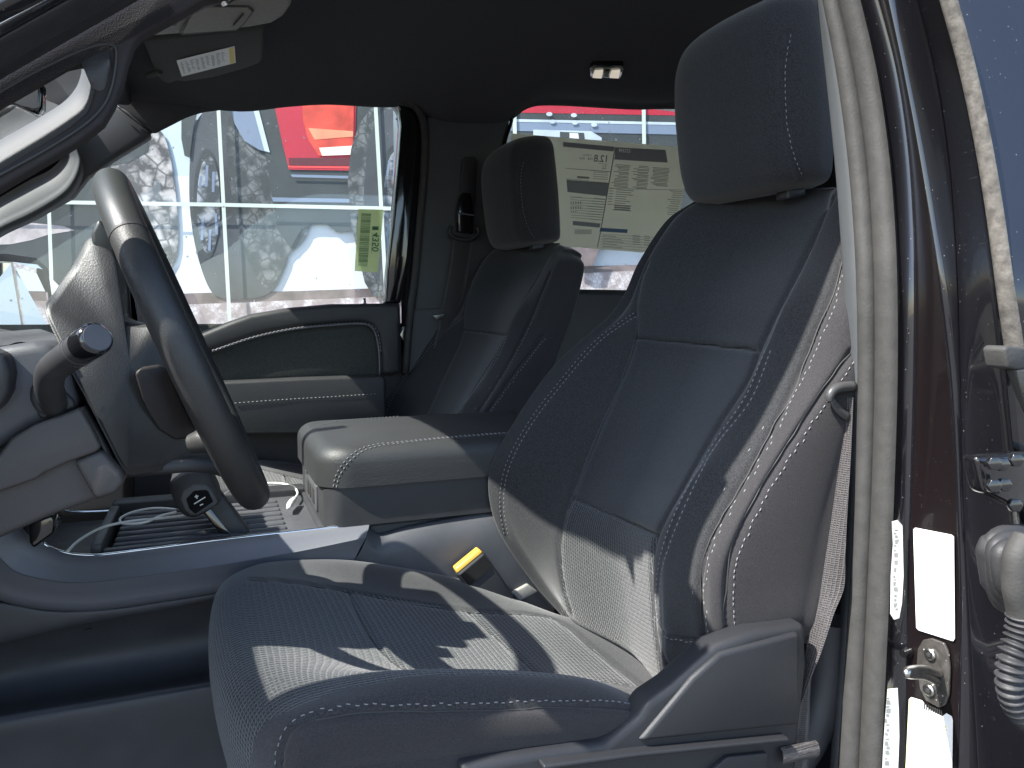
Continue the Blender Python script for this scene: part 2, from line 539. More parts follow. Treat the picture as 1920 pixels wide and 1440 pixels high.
# --- backrest
rows = [
 [(1062,1150,1.13),(1066,1152,1.10),(1072,1155,1.05),(1240,1278,.80),(1272,1266,.765),(1318,1216,.705),(1365,1203,.672),(1500,1172,.66)],
 [(1005,1085,1.15),(1015,1080,1.125),(1056,1080,1.05),(1232,1150,.79),(1250,1160,.755),(1313,1110,.70),(1362,1110,.668),(1518,1080,.66)],
 [(946,990,1.158),(960,985,1.13),(1052,985,1.048),(1232,1003,.785),(1262,1000,.75),(1325,1020,.70),(1378,1020,.668),(1532,1000,.66)],
 [(932,900,1.16),(945,885,1.135),(1085,890,1.052),(1282,905,.78),(1302,905,.745),(1385,905,.70),(1437,905,.668),(1557,905,.66)],
 [(962,820,1.158),(978,815,1.135),(1120,800,1.054),(1345,800,.777),(1372,805,.745),(1450,790,.70),(1502,790,.668),(1592,790,.66)],
 [(1048,690,1.15),(1070,680,1.13),(1183,665,1.056),(1415,668,.777),(1438,665,.745),(1512,665,.70),(1575,670,.67),(1635,670,.66)],
 [(1160,582,1.12),(1172,582,1.10),(1196,570,1.065),(1452,580,.777),(1475,575,.745),(1546,570,.705),(1600,570,.672),(1665,570,.665)],
 [(1206,492,1.095),(1214,490,1.08),(1230,486,1.05),(1500,490,.785),(1517,490,.76),(1580,480,.712),(1622,480,.685),(1675,480,.685)],
 [(1252,420,1.06),(1260,416,1.045),(1280,410,1.015),(1532,410,.805),(1550,408,.775),(1598,402,.735),(1628,404,.71),(1672,406,.712)],
 [(1292,388,1.03),(1300,384,1.02),(1320,377,.995),(1545,366,.83),(1562,366,.79),(1594,370,.765),(1612,376,.75),(1640,382,.75)],
]
net = []
for i, r in enumerate(rows):
    q = [P(a, b, y=c) for a, b, c in r]
    mid = (q[2]+q[3])/2+np.array([0.022 if i < 8 else 0.008, 0, 0])
    q = q[:3]+[mid]+q[3:]
    th = [.10,.11,.12,.12,.12,.115,.11,.10,.09,.07][i]
    bx = q[8][0]
    back = [q[8]+[0.035, 0.03, -0.01], np.array([bx+.05, SY, q[8][2]-.01]), np.array([q[0][0]+th+.06, 1.13, q[0][2]])]
    net.append(q+back)
net = np.array(net)
# crown and underside
ctr = net[-1].mean(0)
top1 = ctr+(net[-1]-ctr)*np.array([.86, .9, 1])+np.array([.015, 0, .012])
top2 = ctr+(net[-1]-ctr)*np.array([.5, .62, .6])+np.array([.025, 0, .016])
bc = net[0].mean(0)
b1 = bc+(net[0]-bc)*np.array([.9, .93, 1])+np.array([.02, 0, -.03])
net = np.vstack([[b1], net, [top1], [top2]])
V, F = sheet(net, 24, 22, close_c=True, caps=True)
F = outward(V, F)
BK = bvh(V, F)
L_ = [
 ([(1190,590),(1120,640),(1050,720),(1000,785),(962,850),(944,905),(942,960),(950,1005)], .0015, .004, [0.004, -0.003]),
 ([(1440,657),(1405,745),(1350,820),(1310,885),(1272,965),(1242,1050),(1234,1120),(1238,1172)], .001, .004, [0.006, -0.004]),
 ([(1588,440),(1560,545),(1510,670),(1448,800),(1380,920),(1330,1010),(1312,1085),(1312,1140),(1320,1205)], .006, .004, [-0.006]),
 ([(1596,660),(1545,735),(1480,835),(1420,935),(1380,1020),(1364,1075),(1362,1130),(1366,1198)], .006, .004, [-0.006]),
 ([(1190,632),(1300,642),(1423,655)], .007, .0032, []),
 ([(1074,934),(1150,965),(1232,1004)], .006, .0032, []),
 ([(1190,590),(1190,632),(1172,690),(1125,800),(1085,895),(1058,970),(1048,1030),(1056,1100),(1070,1150)], .0045, .0045, []),
 ([(1560,372),(1540,420),(1490,520),(1455,590),(1424,655),(1400,715),(1345,800),(1285,905),(1232,1004),(1222,1080),(1228,1180),(1242,1270)], .0045, .0045, []),
 ([(1190,590),(1194,560),(1203,520),(1214,494)], .003, .004, []),
 ([(1236,1184),(1262,1194),(1310,1200),(1330,1196),(1400,1188),(1500,1170)], .004, .004, [0.004]),
 ([(1236,1184),(1240,1220),(1258,1260)], .003, .004, []),
]
V, ST = seams(V, F, BK, L_)
fm = zones(V, F, [
 (2, [(1190,590),(1203,520),(1214,488),(1260,400),(1330,360),(1562,340),(1540,420),(1490,520),(1455,590),(1424,655),(1345,800),(1285,905),(1232,1004),(1074,934),(1085,895),(1125,800),(1172,690),(1190,632)]),
 (1, [(1074,934),(1150,965),(1232,1004),(1222,1080),(1228,1180),(1244,1290),(1150,1260),(1050,1160),(1056,1100),(1048,1030),(1058,970)]),
 (3, [(1588,440),(1560,545),(1510,670),(1448,800),(1380,920),(1330,1010),(1312,1085),(1312,1140),(1320,1205),(1700,1240),(1720,380),(1600,380)]),
])
backrest = mk('backrest', V, F, None, seat, smooth=180, mats=[M['fabric'], M['insert'], M['insert_plain'], M['fabric_side']], fm=fm)
mk('seam', *join(*CORDS), M['ink'], backrest, smooth=180)
mk('stitching', *ST, M['thread'], backrest, smooth=180)

# --- headrest
hr = []
for z, ff, sc_, dx in ((1.622, 0, .62, .03), (1.632, 1, .88, .012), (1.665, 1, .97, .002), (1.73, 1, 1.0, 0), (1.78, 1, 1.0, 0), (1.825, 1, .97, .004), (1.858, 1, .88, .018), (1.878, 1, .66, .04), (1.884, 0, .35, .065)):
    xf = .688-(z-1.73)*.10
    loop = [(xf+.135, 1.0), (xf+.07, 1.038), (xf+.015, 1.032), (xf-.006, .99), (xf-.012, .915), (xf-.004, .84), (xf+.012, .797), (xf+.07, .786), (xf+.13, .83), (xf+.145, .915)]
    cx = xf+.065
    hr.append([(cx+(a-cx)*sc_+dx*.5, SY+(b-SY)*(sc_ if sc_ < .9 else sc_), z+(a-xf)*.10) for a, b in loop])
V, F = sheet(np.array(hr), 14, 12, close_c=True, caps=True)
F = outward(V, F)
HT = bvh(V, F)
V, ST = seams(V, F, HT, [([(1478,62),(1468,110),(1466,170),(1470,235),(1482,290),(1500,335)], .0035, .0035, [-0.004])])
headrest = mk('headrest', V, F, M['fabric'], seat, smooth=180)
if ST: mk('stitching', *ST, M['thread'], headrest, smooth=180)
for yy in (SY-.065, SY+.065):
    V, F = tube([(.772, yy, 1.624), (.77, yy, 1.64), (.765, yy, 1.69)], .0065, 10, 3)
    mk('headrest_post', V, F, M['steel'], seat, smooth=60)
    V, F = prism([(.752, yy-.013, 1.612), (.785, yy-.013, 1.618), (.785, yy+.013, 1.618), (.752, yy+.013, 1.612)], (0, 0, .014))
    mk('post_collar', V, F, M['plastic'], seat, bevel=.004)

# --- cushion
cy = [1.165, 1.178, 1.14, 1.055, .915, .785, .705, .655, .655, .70]
cs = [  # x and z for each column, front underside to back
 [(.08,.88)]*10,
 [(.05,.90),(.04,.93),(.035,.93),(.02,.93),(.012,.93),(.02,.925),(.04,.925),(.062,.93),(.062,.92),(.08,.89)],
 [(.055,.93),(.035,.97),(.022,.98),(.002,.985),(-.006,.985),(.004,.98),(.028,.985),(.055,.985),(.06,.96),(.08,.91)],
 [(.06,.96),(.035,1.01),(.016,1.03),(-.006,1.045),(-.014,1.045),(-.004,1.04),(.022,1.045),(.052,1.045),(.06,1.01),(.09,.95)],
 [(.07,.98),(.045,1.035),(.02,1.06),(0,1.085),(-.008,1.09),(.002,1.08),(.032,1.078),(.056,1.075),(.066,1.03),(.10,.97)],
 [(.10,.98),(.08,1.045),(.06,1.083),(.035,1.10),(.025,1.104),(.035,1.098),(.062,1.094),(.075,1.090),(.085,1.042),(.12,.98)],
 [(.15,.98),(.13,1.045),(.115,1.083),(.10,1.085),(.095,1.083),(.10,1.085),(.12,1.098),(.13,1.089),(.135,1.038),(.17,.98)],
 [(.20,.98),(.20,1.04),(.19,1.072),(.18,1.056),(.18,1.050),(.18,1.055),(.19,1.094),(.20,1.079),(.20,1.030),(.22,.98)],
 [(.30,.97),(.29,1.02),(.285,1.045),(.28,1.024),(.28,1.015),(.28,1.022),(.285,1.076),(.30,1.060),(.30,1.015),(.30,.97)],
 [(.39,.95),(.38,.99),(.375,1.015),(.37,.998),(.37,.985),(.37,.995),(.375,1.050),(.385,1.040),(.385,1.008),(.38,.96)],
 [(.48,.92),(.47,.945),(.465,.972),(.46,.968),(.46,.957),(.46,.966),(.45,1.01),(.415,1.022),(.41,1.0),(.42,.95)],
 [(.56,.90),(.56,.915),(.56,.925),(.56,.945),(.56,.945),(.56,.95),(.53,.975),(.45,.98),(.44,.97),(.45,.93)],
 [(.62,.88),(.62,.89),(.62,.90),(.62,.93),(.62,.93),(.62,.935),(.60,.945),(.48,.93),(.47,.92),(.47,.90)],
]
net = np.array([[(x, cy[k], z) for k, (x, z) in enumerate(r)] for r in cs])
V, F = sheet(net, 16, 18, close_c=True, caps=True)
F = outward(V, F)
CT = bvh(V, F)
V, ST = seams(V, F, CT, [
 ([(524,1438),(528,1405),(545,1368),(575,1350),(640,1342),(800,1336),(950,1330),(1080,1325),(1160,1327),(1200,1332)], .004, .0035, [-0.0055]),
 ([(655,1108),(672,1150),(705,1205),(745,1245),(790,1268)], .004, .004, []),
 ([(880,1146),(915,1180),(955,1215),(1005,1258)], .004, .004, []),
 ([(470,1086),(540,1090),(655,1108),(760,1128),(880,1146),(1029,1157),(1110,1215),(1200,1287)], .004, .004, []),
 ([(1196,1290),(1100,1274),(900,1264),(780,1267),(640,1292),(560,1325),(500,1352),(474,1390),(470,1438)], .002, .004, []),
])
fm = zones(V, F, [
 (1, [(470,1086),(655,1108),(880,1146),(1029,1157),(1110,1215),(1200,1287),(1100,1274),(900,1264),(780,1267),(640,1292),(560,1325),(500,1352),(474,1390),(466,1460),(380,1460),(370,1180),(400,1120)]),
 (2, [(524,1438),(528,1405),(545,1368),(575,1350),(800,1336),(950,1330),(1160,1327),(1220,1332),(1250,1500),(500,1500)]),
])
cushion = mk('seat_cushion', V, F, None, seat, smooth=180, mats=[M['fabric'], M['insert'], M['fabric_side']], fm=fm)
mk('seam', *join(*CORDS), M['ink'], cushion, smooth=180)
mk('stitching', *ST, M['thread'], cushion, smooth=180)

# --- plastic side shield and base
V, F = prism(pp([(1215,1318),(1262,1286),(1345,1212),(1420,1185),(1512,1168),(1516,1250),(1500,1385),(1490,1520),(900,1520),(860,1440),(1000,1415),(1140,1395),(1200,1345)], .640), (0, .035, 0))
M['shield'] = mat('shield_plastic', (.019, .020, .023), .5, var=.05, bump=.35, bscale=1100, spec=.4)
sh = mk('side_shield', V, F, M['shield'], seat, bevel=.009, segs=4)
V, F = prism(pp([(1200,1392),(1300,1272),(1352,1226),(1500,1186),(1500,1360),(1330,1378)], .6345), (0, .012, 0))
mk('shield_cover', V, F, M['shield'], sh, bevel=.005, segs=3)
V, F = prism(pp([(1020,1436),(1200,1412),(1480,1384),(1480,1392),(1200,1421),(1020,1446)], .628), (0, .018, 0))
mk('shield_ridge', V, F, M['shield'], sh, bevel=.002)
V, F = prism(pp([(1325,1455),(1365,1420),(1440,1412),(1440,1460)], .634), (0, .01, 0))
mk('seat_switch', V, F, M['shield'], sh, bevel=.002)
V, F = box((.06, .70, .62), (.62, 1.13, .93))
mk('seat_base', V, F, M['carpet'], seat, bevel=.02)
V, F = tube([P(1520, 1168, y=.70)+[.03, 0, 0], P(1500, 1200, y=.70)+[.03, 0, -.1], (.6, .72, .80)], .03, 12, 4)
mk('recliner', V, F, M['plastic'], seat, smooth=60)

# --- inboard belt buckle on its stalk
def buckle(par):
    a, b = P(922, 1112, y=1.135), P(879, 1053, y=1.135)
    ax = (b-a)/np.linalg.norm(b-a)
    s = P(905, 1032, y=1.135)-P(852, 1070, y=1.135); s -= ax*(s @ ax); s /= np.linalg.norm(s)
    n = np.cross(ax, s)
    V, F = prism([a-s*.027-n*.008-ax*.03, a+s*.027-n*.008-ax*.03, b+s*.029-n*.008, b-s*.029-n*.008], n*.018)
    bk = mk('belt_buckle', V, F, M['plastic'], par, bevel=.005)
    V, F = prism([b-s*.027-n*.007, b+s*.027-n*.007, b+s*.025-n*.005+ax*.008, b-s*.025-n*.005+ax*.008], n*.015)
    mk('release_button', V, F, M['amber'], bk, bevel=.002)
    V, F = prism([b-s*.025-n*.0095-ax*.004, b+s*.025-n*.0095-ax*.004, b+s*.024-n*.0095-ax*.030, b-s*.024-n*.0095-ax*.030], n*.002)
    mk('buckle_face', V, F, M['gloss'], bk)
    V, F = tube([a-ax*.02, a-ax*.07+[.02, 0, 0], a-ax*.12+[.05, -.03, 0]], .013, 10, 4, flat=.5)
    mk('buckle_stalk', V, F, M['webbing'], bk, smooth=60)
buckle(seat)
V, F = prism(pp([(960,1112),(990,1095),(1010,1110),(975,1128)], 1.15), (0, .02, 0))
mk('recline_bracket', V, F, M['liteconsole'], seat, bevel=.003)

def copy_tree(o, par=None):
    c = o.copy(); COL.objects.link(c); c.parent = par
    for ch in [x for x in bpy.data.objects if x.parent == o]: copy_tree(ch, c)
    return c
seat2 = copy_tree(seat)
seat2.location = (0.30-.012, SY+.86, 0.55-.002)
seat2['label'] = 'far passenger seat of dark fabric, beyond the armrest and beside the far window'
ORG[seat2.name] = np.array(seat2.location)
# the driver side buckle and shield stay with the near seat only
for ch in list(seat2.children):
    if ch.name.split('.')[0] in ('side_shield', 'recliner', 'recline_bracket', 'belt_buckle'):
        for g2 in list(ch.children): bpy.data.objects.remove(g2)
        bpy.data.objects.remove(ch)

# ------------------------------------------------------------------ steering wheel
M['shroud'] = mat('shroud_plastic', (.058, .053, .053), .5, var=.1, vscale=20, rvar=.08, bump=.3, bscale=1200, spec=.45)
M['pad'] = mat('switch_pad_plastic', (.020, .017, .0165), .55, var=.1, bump=.3, bscale=900, spec=.35)
sw = thing('steering_wheel', (-.024, .915, 1.4165), 'dark leather steering wheel tilted in front of the near seat', 'steering wheel')
WC = np.array([-.024, .915, 1.4165]); WD = np.array([.134, 0, -.349]); WD /= np.linalg.norm(WD)
WY = np.array([0, 1., 0]); WN = np.cross(WY, WD); WN /= np.linalg.norm(WN)
if WN[0] > 0: WN = -WN          # towards the dashboard
RW = .183
rim = []
NA = 120
rad = []
for k in range(NA):
    a = 2*math.pi*k/NA
    rim.append(WC+RW*(math.cos(a)*(-WD)+math.sin(a)*WY))
    rad.append(.0172)
V, F = tube(rim, rad, 28, 1, closed=True, up=None)
N_ = vnormals(V, F)
F = F if ((V-np.repeat(np.array(rim), 28, 0))*N_).sum() > 0 else [tuple(reversed(f)) for f in F]
N_ = vnormals(V, F)
cen = np.array([V[list(f)].mean(0) for f in F])
ang = np.degrees(np.arctan2((cen-WC) @ WY, (cen-WC) @ (-WD)))
fm = [1 if abs(a) < 52 else 0 for a in ang]
rimo = mk('rim', V, F, None, sw, smooth=180, mats=[M['wheel_skin'], M['wheel_smooth']], fm=fm)
for s in (-52, 52):
    a = math.radians(s); c = WC+RW*(math.cos(a)*(-WD)+math.sin(a)*WY)
    u = (c-WC)/RW
    ring = [c+.01715*(math.cos(t)*u+math.sin(t)*WN) for t in np.linspace(0, 2*math.pi, 24, endpoint=False)]
    V, F = tube(ring, .0007, 6, 1, closed=True)
    mk('rim_seam', V, F, M['ink'], rimo, smooth=180)
# hub shell and spokes: rounded solid between the rim and the column
def lens(name, pix, y0, y1, m, par, infl=.012, n=3, **k):
    """outline with softly rounded near and far faces"""
    a = pp(pix, y0); c = a.mean(0)
    b = a.copy(); b[:, 1] = y1
    rows = [c+(a-c)*.90+[0, -.002, 0], c+(a-c)*.97+[0, .004, 0], a+[0, infl, 0], (a+b)/2, b-[0, infl, 0], c+(b-c)*.97*[1, 0, 1]+(b-c)*[0, 1, 0], c+(b-c)*.9*[1, 0, 1]+(b-c)*[0, 1, 0]]
    V, F = sheet(np.array(rows), 3, n, close_c=True, caps=True)
    return mk(name, V, outward(V, F), m, par, smooth=180, **k)
hub = lens('hub_shell', [(80,578,.84),(100,545,.86),(130,500,.88),(168,440,.89),(214,468,.885),(216,520,.88),(218,570,.875),(224,598,.87),(260,608,.865),(305,610,.86),(335,655,.86),(365,720,.865),(400,800,.87),(436,872,.875),(395,880,.865),(330,880,.845),(258,893,.82),(232,886,.81),(196,820,.80),(160,750,.80),(132,700,.805),(105,640,.82)], .83, 1.02, M['wheel_skin'], sw, infl=.014, n=4)
# thumb recess pad, gloss switch strip
slab('switch_pad', [(252,700,.832),(262,690,.834),(300,684,.842),(318,700,.846),(345,760,.851),(368,806,.856),(352,822,.853),(330,826,.848),(298,806,.842),(272,765,.836)], .832, .05, M['pad'], sw, bevel=.004)
slab('switch_bezel', [(313,692),(324,690),(346,735),(366,778),(380,806),(370,810),(352,776),(330,730)], .822, .03, M['gloss'], sw, bevel=.002)
slab('spoke_cap', [(170,436),(184,408),(205,430),(222,468),(208,478),(190,474),(172,458)], .885, .05, M['wheel_smooth'], sw, bevel=.010, segs=4)
V, F = tube([P(228,882,y=.86), P(300,876,y=.85), P(370,872,y=.85), P(428,884,y=.88), P(464,928,y=.91)], [.008, .008, .008, .009, .011], 12, 6)
mk('lower_spoke', V, F, M['plastic'], sw, smooth=60)
V, F = tube([P(360,832,y=.79), P(395,825,y=.78), P(420,838,y=.775)], [.010, .013, .006], 12, 5)
mk('spoke', V, F, M['wheel_skin'], sw, smooth=60)
V, F = join(*[box(*sorted_) for sorted_ in [((-.13, .87, 1.33), (-.10, .96, 1.40))]])
mk('hub_core', V, F, M['plastic'], sw, bevel=.01)

# ------------------------------------------------------------------ truck shell
tk = thing('pickup_truck', (.4, 1.345, -.3), 'black pickup truck cab seen through its open near doorway', 'pickup truck')
W = lambda *a: np.array(a, float)
# headliner
st = []
edge = [(-.16,1.955),(-.05,1.955),(.09,1.945),(.20,1.972),(.30,1.988),(.42,1.994),(.50,2.0),(.56,1.985),(.62,1.972),(.78,1.985),(.86,2.035),(.95,2.052),(1.2,2.066),(1.4,2.085),(1.8,2.085)]
for x, ez in edge:
    zc = 2.075 if x > .3 else (2.075-.10*((.3-x)/.5))
    far = ez if x > .09 else 1.95
    st.append([(x, 2.045, far+.016), (x, 2.005, far+.002), (x, 1.975, max(far+.012, far)), (x, 1.90, far+(zc-far)*.45 if zc > far else far+.01), (x, 1.78, far+(zc-far)*.8 if zc > far else far+.02),
               (x, 1.55, zc+.018), (x, 1.345, zc+.022), (x, 1.1, zc+.018), (x, .85, zc), (x, .79, zc-.015), (x, .76, zc-.04), (x, .745, zc-.06)])
V, F = sheet(np.array(st), 5, 5)
mk('headliner', V, F, M['liner'], tk, smooth=180)
V, F = box((-.19, .72, 2.125), (1.85, 2.08, 2.17)); mk('roof_panel', V, F, M['paint'], tk, bevel=.015)
mk('pillar_shade_wedge', *prism([(-.55, .565, 1.36), (-.24, .565, 1.36), (-.24, .565, 1.70), (-.30, .565, 1.66), (-.55, .565, 1.50)], (0, .076, 0)), M['plastic'], tk, bevel=.01)  # unseen wedge added to shade the near crest of the cushion
V, F = prism([(-.20, .70, 2.005), (-.20, .86, 1.985), (-.20, 1.05, 1.935), (-.20, 1.99, 1.935), (-.20, 1.99, 2.12), (-.20, .70, 2.12)], (.05, 0, 0)); mk('windshield_header', V, F, M['liner'], tk, bevel=.01)  # unseen header, lower edge slanted to shape the shadow line on the backrest
mk('rear_bulkhead', *box((1.78, .55, .3), (1.86, 2.12, 2.14)), M['carpet'], tk)
mk('firewall', *box((-1.05, .55, .3), (-.98, 2.12, 1.40)), M['carpet'], tk)
V, F = join(box((-1.0, .50, .30), (1.8, 2.14, .45)), box((-1.0, .52, .45), (.72, .60, .62)))
mk('cab_floor', V, F, M['carpet'], tk)
V, F = join(box((-1.0, 2.065, .3), (1.8, 2.13, 1.43)), box((-1.0, 2.05, 2.04), (.84, 2.13, 2.14)), box((.86, 2.08, 2.115), (1.8, 2.13, 2.14)), box((.50, 2.066, 1.4), (.80, 2.13, 2.05)))
mk('far_body_side', V, F, M['paint'], tk)
V, F = box((.86, 2.0, .5), (1.78, 2.06, 1.53)); mk('rear_door_panel', V, F, M['leather'], tk, bevel=.02)
# windshield
V = [(-.18,.78,1.962),(-.18,1.92,1.962),(-.92,2.10,1.46),(-.92,.60,1.46)]
mk('windshield', V, [(0,1,2,3)], M['windshield'], tk)
# dashboard
prof = [(-.98,1.45),(-.60,1.44),(-.42,1.415),(-.34,1.38),(-.31,1.30),(-.33,1.15),(-.40,.98),(-.6,.9),(-.98,.9)]
rows_ = [[(x, y, z) for x, z in prof] for y in (.62, 1.0, 1.4, 1.8, 2.05)]
V, F = sheet(np.array(rows_), 2, 4, close_c=True, caps=True)
mk('dashboard', V, F, M['plastic'], tk, smooth=60)
V, F = box((-.50, .60, 1.36), (-.30, 1.20, 1.525)); mk('cushion_shade_block', V, F, M['plastic'], tk, bevel=.03)  # unseen block added ahead of the wheel to shade the cushion nose
V, F = box((-.37, 1.20, 1.15), (-.335, 1.47, 1.52)); mk('console_shade_block', V, F, M['gloss'], tk, bevel=.01)  # unseen block added to keep sun off the front of the console
lens('instrument_hood', [(-90,640),(0,648),(40,640),(70,655),(60,720),(30,790),(-20,840),(-90,850)], .86, 1.20, M['plastic_grey'], tk)

# --- far door
fd = slab('passenger_door', [(250,660),(330,640),(380,622),(430,603),(470,589),(540,577),(620,570),(750,569),(755,700),(748,1000),(250,1000)], 2.00, .06, M['plastic'], tk, bevel=.004)
slab('upholstered_roll', [(300,640),(372,628),(430,604),(470,590),(540,578),(620,571),(700,569),(748,569),(752,580),(752,700),(716,704),(714,664),(709,628),(698,610),(680,605),(650,605),(560,613),(480,629),(400,656),(300,690)], 1.965, .04, M['leather'], fd, bevel=.012, segs=4)
M['door_cloth_lit'] = mat('sunlit_insert_cloth', (.062, .066, .060), .8, var=.3, vscale=500, bump=.5, bscale=800, spec=.2)  # sunlight on the insert put into its colour as a lighter tone
slab('cloth_insert', [(300,690),(400,657),(480,630),(560,614),(650,606),(680,606),(698,611),(708,628),(713,664),(714,706),(300,722)], 1.992, .02, M['door_cloth_lit'], fd, bevel=.003)
slab('armrest', [(300,722),(430,716),(560,710),(716,705),(724,711),(724,800),(700,812),(300,818)], 1.925, .08, M['leather'], fd, bevel=.014, segs=4)
def line3(pix, y, step=.004):
    return resample(cr(pp(pix, y), 8), step)
def flatstitch(line, par, nrm=(0, -1, 0), dash=.006, gap=.004, r=.0009, off=(0,), m='thread'):
    VF = []
    nrm = np.array(nrm, float)
    L_ = resample(line, .001)
    for o in off:
        for s in range(0, len(L_)-int(dash*1000), int((dash+gap)*1000)):
            a, b = L_[s], L_[s+int(dash*1000)-1]
            t = (b-a)/(np.linalg.norm(b-a)+1e-9); sd_ = np.cross(t, nrm)
            VF.append(tube([a+sd_*o, b+sd_*o], r, 5, 1))
    V, F = join(*VF)
    return mk('stitching', V, F, M[m], par, smooth=180)
flatstitch(line3([(398,657),(480,630),(560,614),(650,606),(682,606),(700,612),(710,630),(715,664)], 1.963), fd, dash=.007, gap=.003, r=.0013)
V, F = tube(pp([(398,659),(480,632),(560,616),(650,608),(682,608),(697,614),(706,632),(711,664),(712,704)], 1.966), .0022, 8, 5)
mk('piping', V, F, M['trimgrey'], fd, smooth=180)
flatstitch(line3([(440,756),(520,750),(620,744),(712,738)], 1.923), fd, dash=.006, gap=.004, r=.001)
V, F = tube([P(684,571,y=2.0), P(684,563,y=2.0), P(683,559,y=2.0)], [.004, .003, .0045], 10, 3); mk('lock_knob', V, F, M['gloss'], fd, smooth=60)
V, F = tube([P(684,572,y=2.0), P(684,569,y=2.0)], .0085, 14, 1); mk('knob_collar', V, F, M['plastic_grey'], fd, smooth=40)
slab('door_latch', [(750,628),(758,612),(762,618),(757,640)], 2.0, .02, M['steel'], fd, bevel=.001)
win = [(100,372),(150,338),(215,288),(285,248),(360,215),(420,204),(500,197),(620,191),(742,191),(753,205),(752,250),(742,360),(724,566),(690,566),(620,568),(540,575),(470,588),(400,612),(330,645),(250,690),(60,690),(-60,560),(-60,440)]
slab('window_glass', win, 2.040, .004, M['glass'], fd, bevel=None)
slab('window_frame', [(738,190),(765,196),(782,212),(786,250),(780,330),(766,480),(752,569),(722,569),(736,430),(748,300),(753,235),(750,206)], 1.995, .05, M['gloss'], fd, bevel=.006)
V, F = tube(pp([(150,337),(215,287),(285,247),(360,214),(420,203),(500,196),(620,190),(738,190),(750,200),(753,215),(752,250),(742,360),(724,566)], 2.015), .0035, 8, 4)
mk('glass_run_seal', V, F, M['seal_dark'], fd, smooth=180)
slab('mirror_sail', [(200,520),(222,541),(250,548),(270,566),(274,607),(200,612)], 2.0, .03, M['plastic_grey'], fd, bevel=.003)

# --- far door opening seal, B pillar, belt
def strip(name, rows, m, par, bulge=.006, nb=7, sub=6, **k):
    """rows: (py, left px, right px, left y, right y); arched section facing the doorway"""
    R_ = []
    for py, a, b, ya, yb in rows:
        p, q = P(a, py, y=ya), P(b, py, y=yb)
        v = q-p; wv = np.linalg.norm(v)
        nrm = np.cross(v, (0, 0, 1)); nrm /= np.linalg.norm(nrm)
        if nrm @ (CAM-p) < 0: nrm = -nrm
        r = []
        for i in range(nb):
            t = i/(nb-1)
            r.append(p+v*(.5-.5*math.cos(math.pi*t))+nrm*bulge*math.sin(math.pi*t))
        R_.append(r)
    V, F = sheet(np.array(R_), sub, 1)
    return mk(name, V, F, M[m], par, smooth=180, **k)
V, F = tube(pp([(715,184),(735,184),(770,193),(790,218),(797,260),(795,330),(786,430),(778,520),(768,600),(760,700)], 1.985), .0105, 10, 5, flat=.9)
mk('door_opening_seal', V, F, M['seal'], tk, smooth=180)
bp_ = slab('centre_pillar', [(800,216),(953,213),(958,228),(947,262),(940,300),(930,420),(930,640),(760,700),(776,578),(786,470),(798,330),(802,250)], 1.995, .07, M['pillar_plastic'], tk, bevel=.014, segs=4)
slab('pillar_lower_cover', [(773,580),(862,576),(930,580),(930,800),(755,800),(766,660)], 1.990, .03, M['pillar_plastic'], bp_, bevel=.003)
slab('belt_slot', [(866,302),(872,294),(892,294),(896,302),(888,440),(856,440)], 1.990, .02, M['plastic'], bp_, bevel=.003)
V, F = tube(pp([(962,213),(957,235),(948,262),(943,300),(935,420)], 1.99), .005, 8, 4)
mk('rear_window_seal', V, F, M['gloss'], tk, smooth=180)
slab('rear_door_glass', [(953,214),(1000,193),(1400,200),(1400,548),(900,548),(930,420),(945,280)], 2.062, .004, M['glass'], tk, bevel=None)
V, F = tube(pp([(962,212),(980,200),(1005,195),(1100,197),(1250,201),(1400,206)], 2.03), .004, 8, 4)
mk('rear_window_trim', V, F, M['gloss'], tk, smooth=180)
sb = thing('seat_belt', P(870, 560, y=1.975), 'black seat belt hanging from the far pillar behind the passenger seat', 'seat belt', 'seat belts')
V, F = sheet(np.array([[P(a, py, y=1.97), P((a+b)/2, py, y=1.968), P(b, py, y=1.97)] for py, a, b in ((436,850,888),(470,848,884),(520,840,876),(560,832,868),(600,824,860),(680,808,846))]), 4, 3)
mk('webbing', V, F, M['webbing'], sb, smooth=180)
slab('belt_guide', [(862,372),(867,360),(884,362),(888,378),(889,400),(888,440),(860,436),(858,400)], 1.962, .03, M['gloss'], sb, bevel=.005)
slab('guide_line', [(860,398),(889,402),(889,405),(860,401)], 1.960, .01, M['plastic_grey'], sb, bevel=None)
V, F = tube(pp([(846,424),(843,434),(850,444),(870,450),(888,446),(897,436),(894,424)], 1.965), .006, 8, 4); mk('belt_loop', V, F, M['plastic'], sb, smooth=180)
slab('belt_clip', [(812,592),(835,588),(832,596),(820,600)], 1.955, .01, M['steel'], sb, bevel=.001)

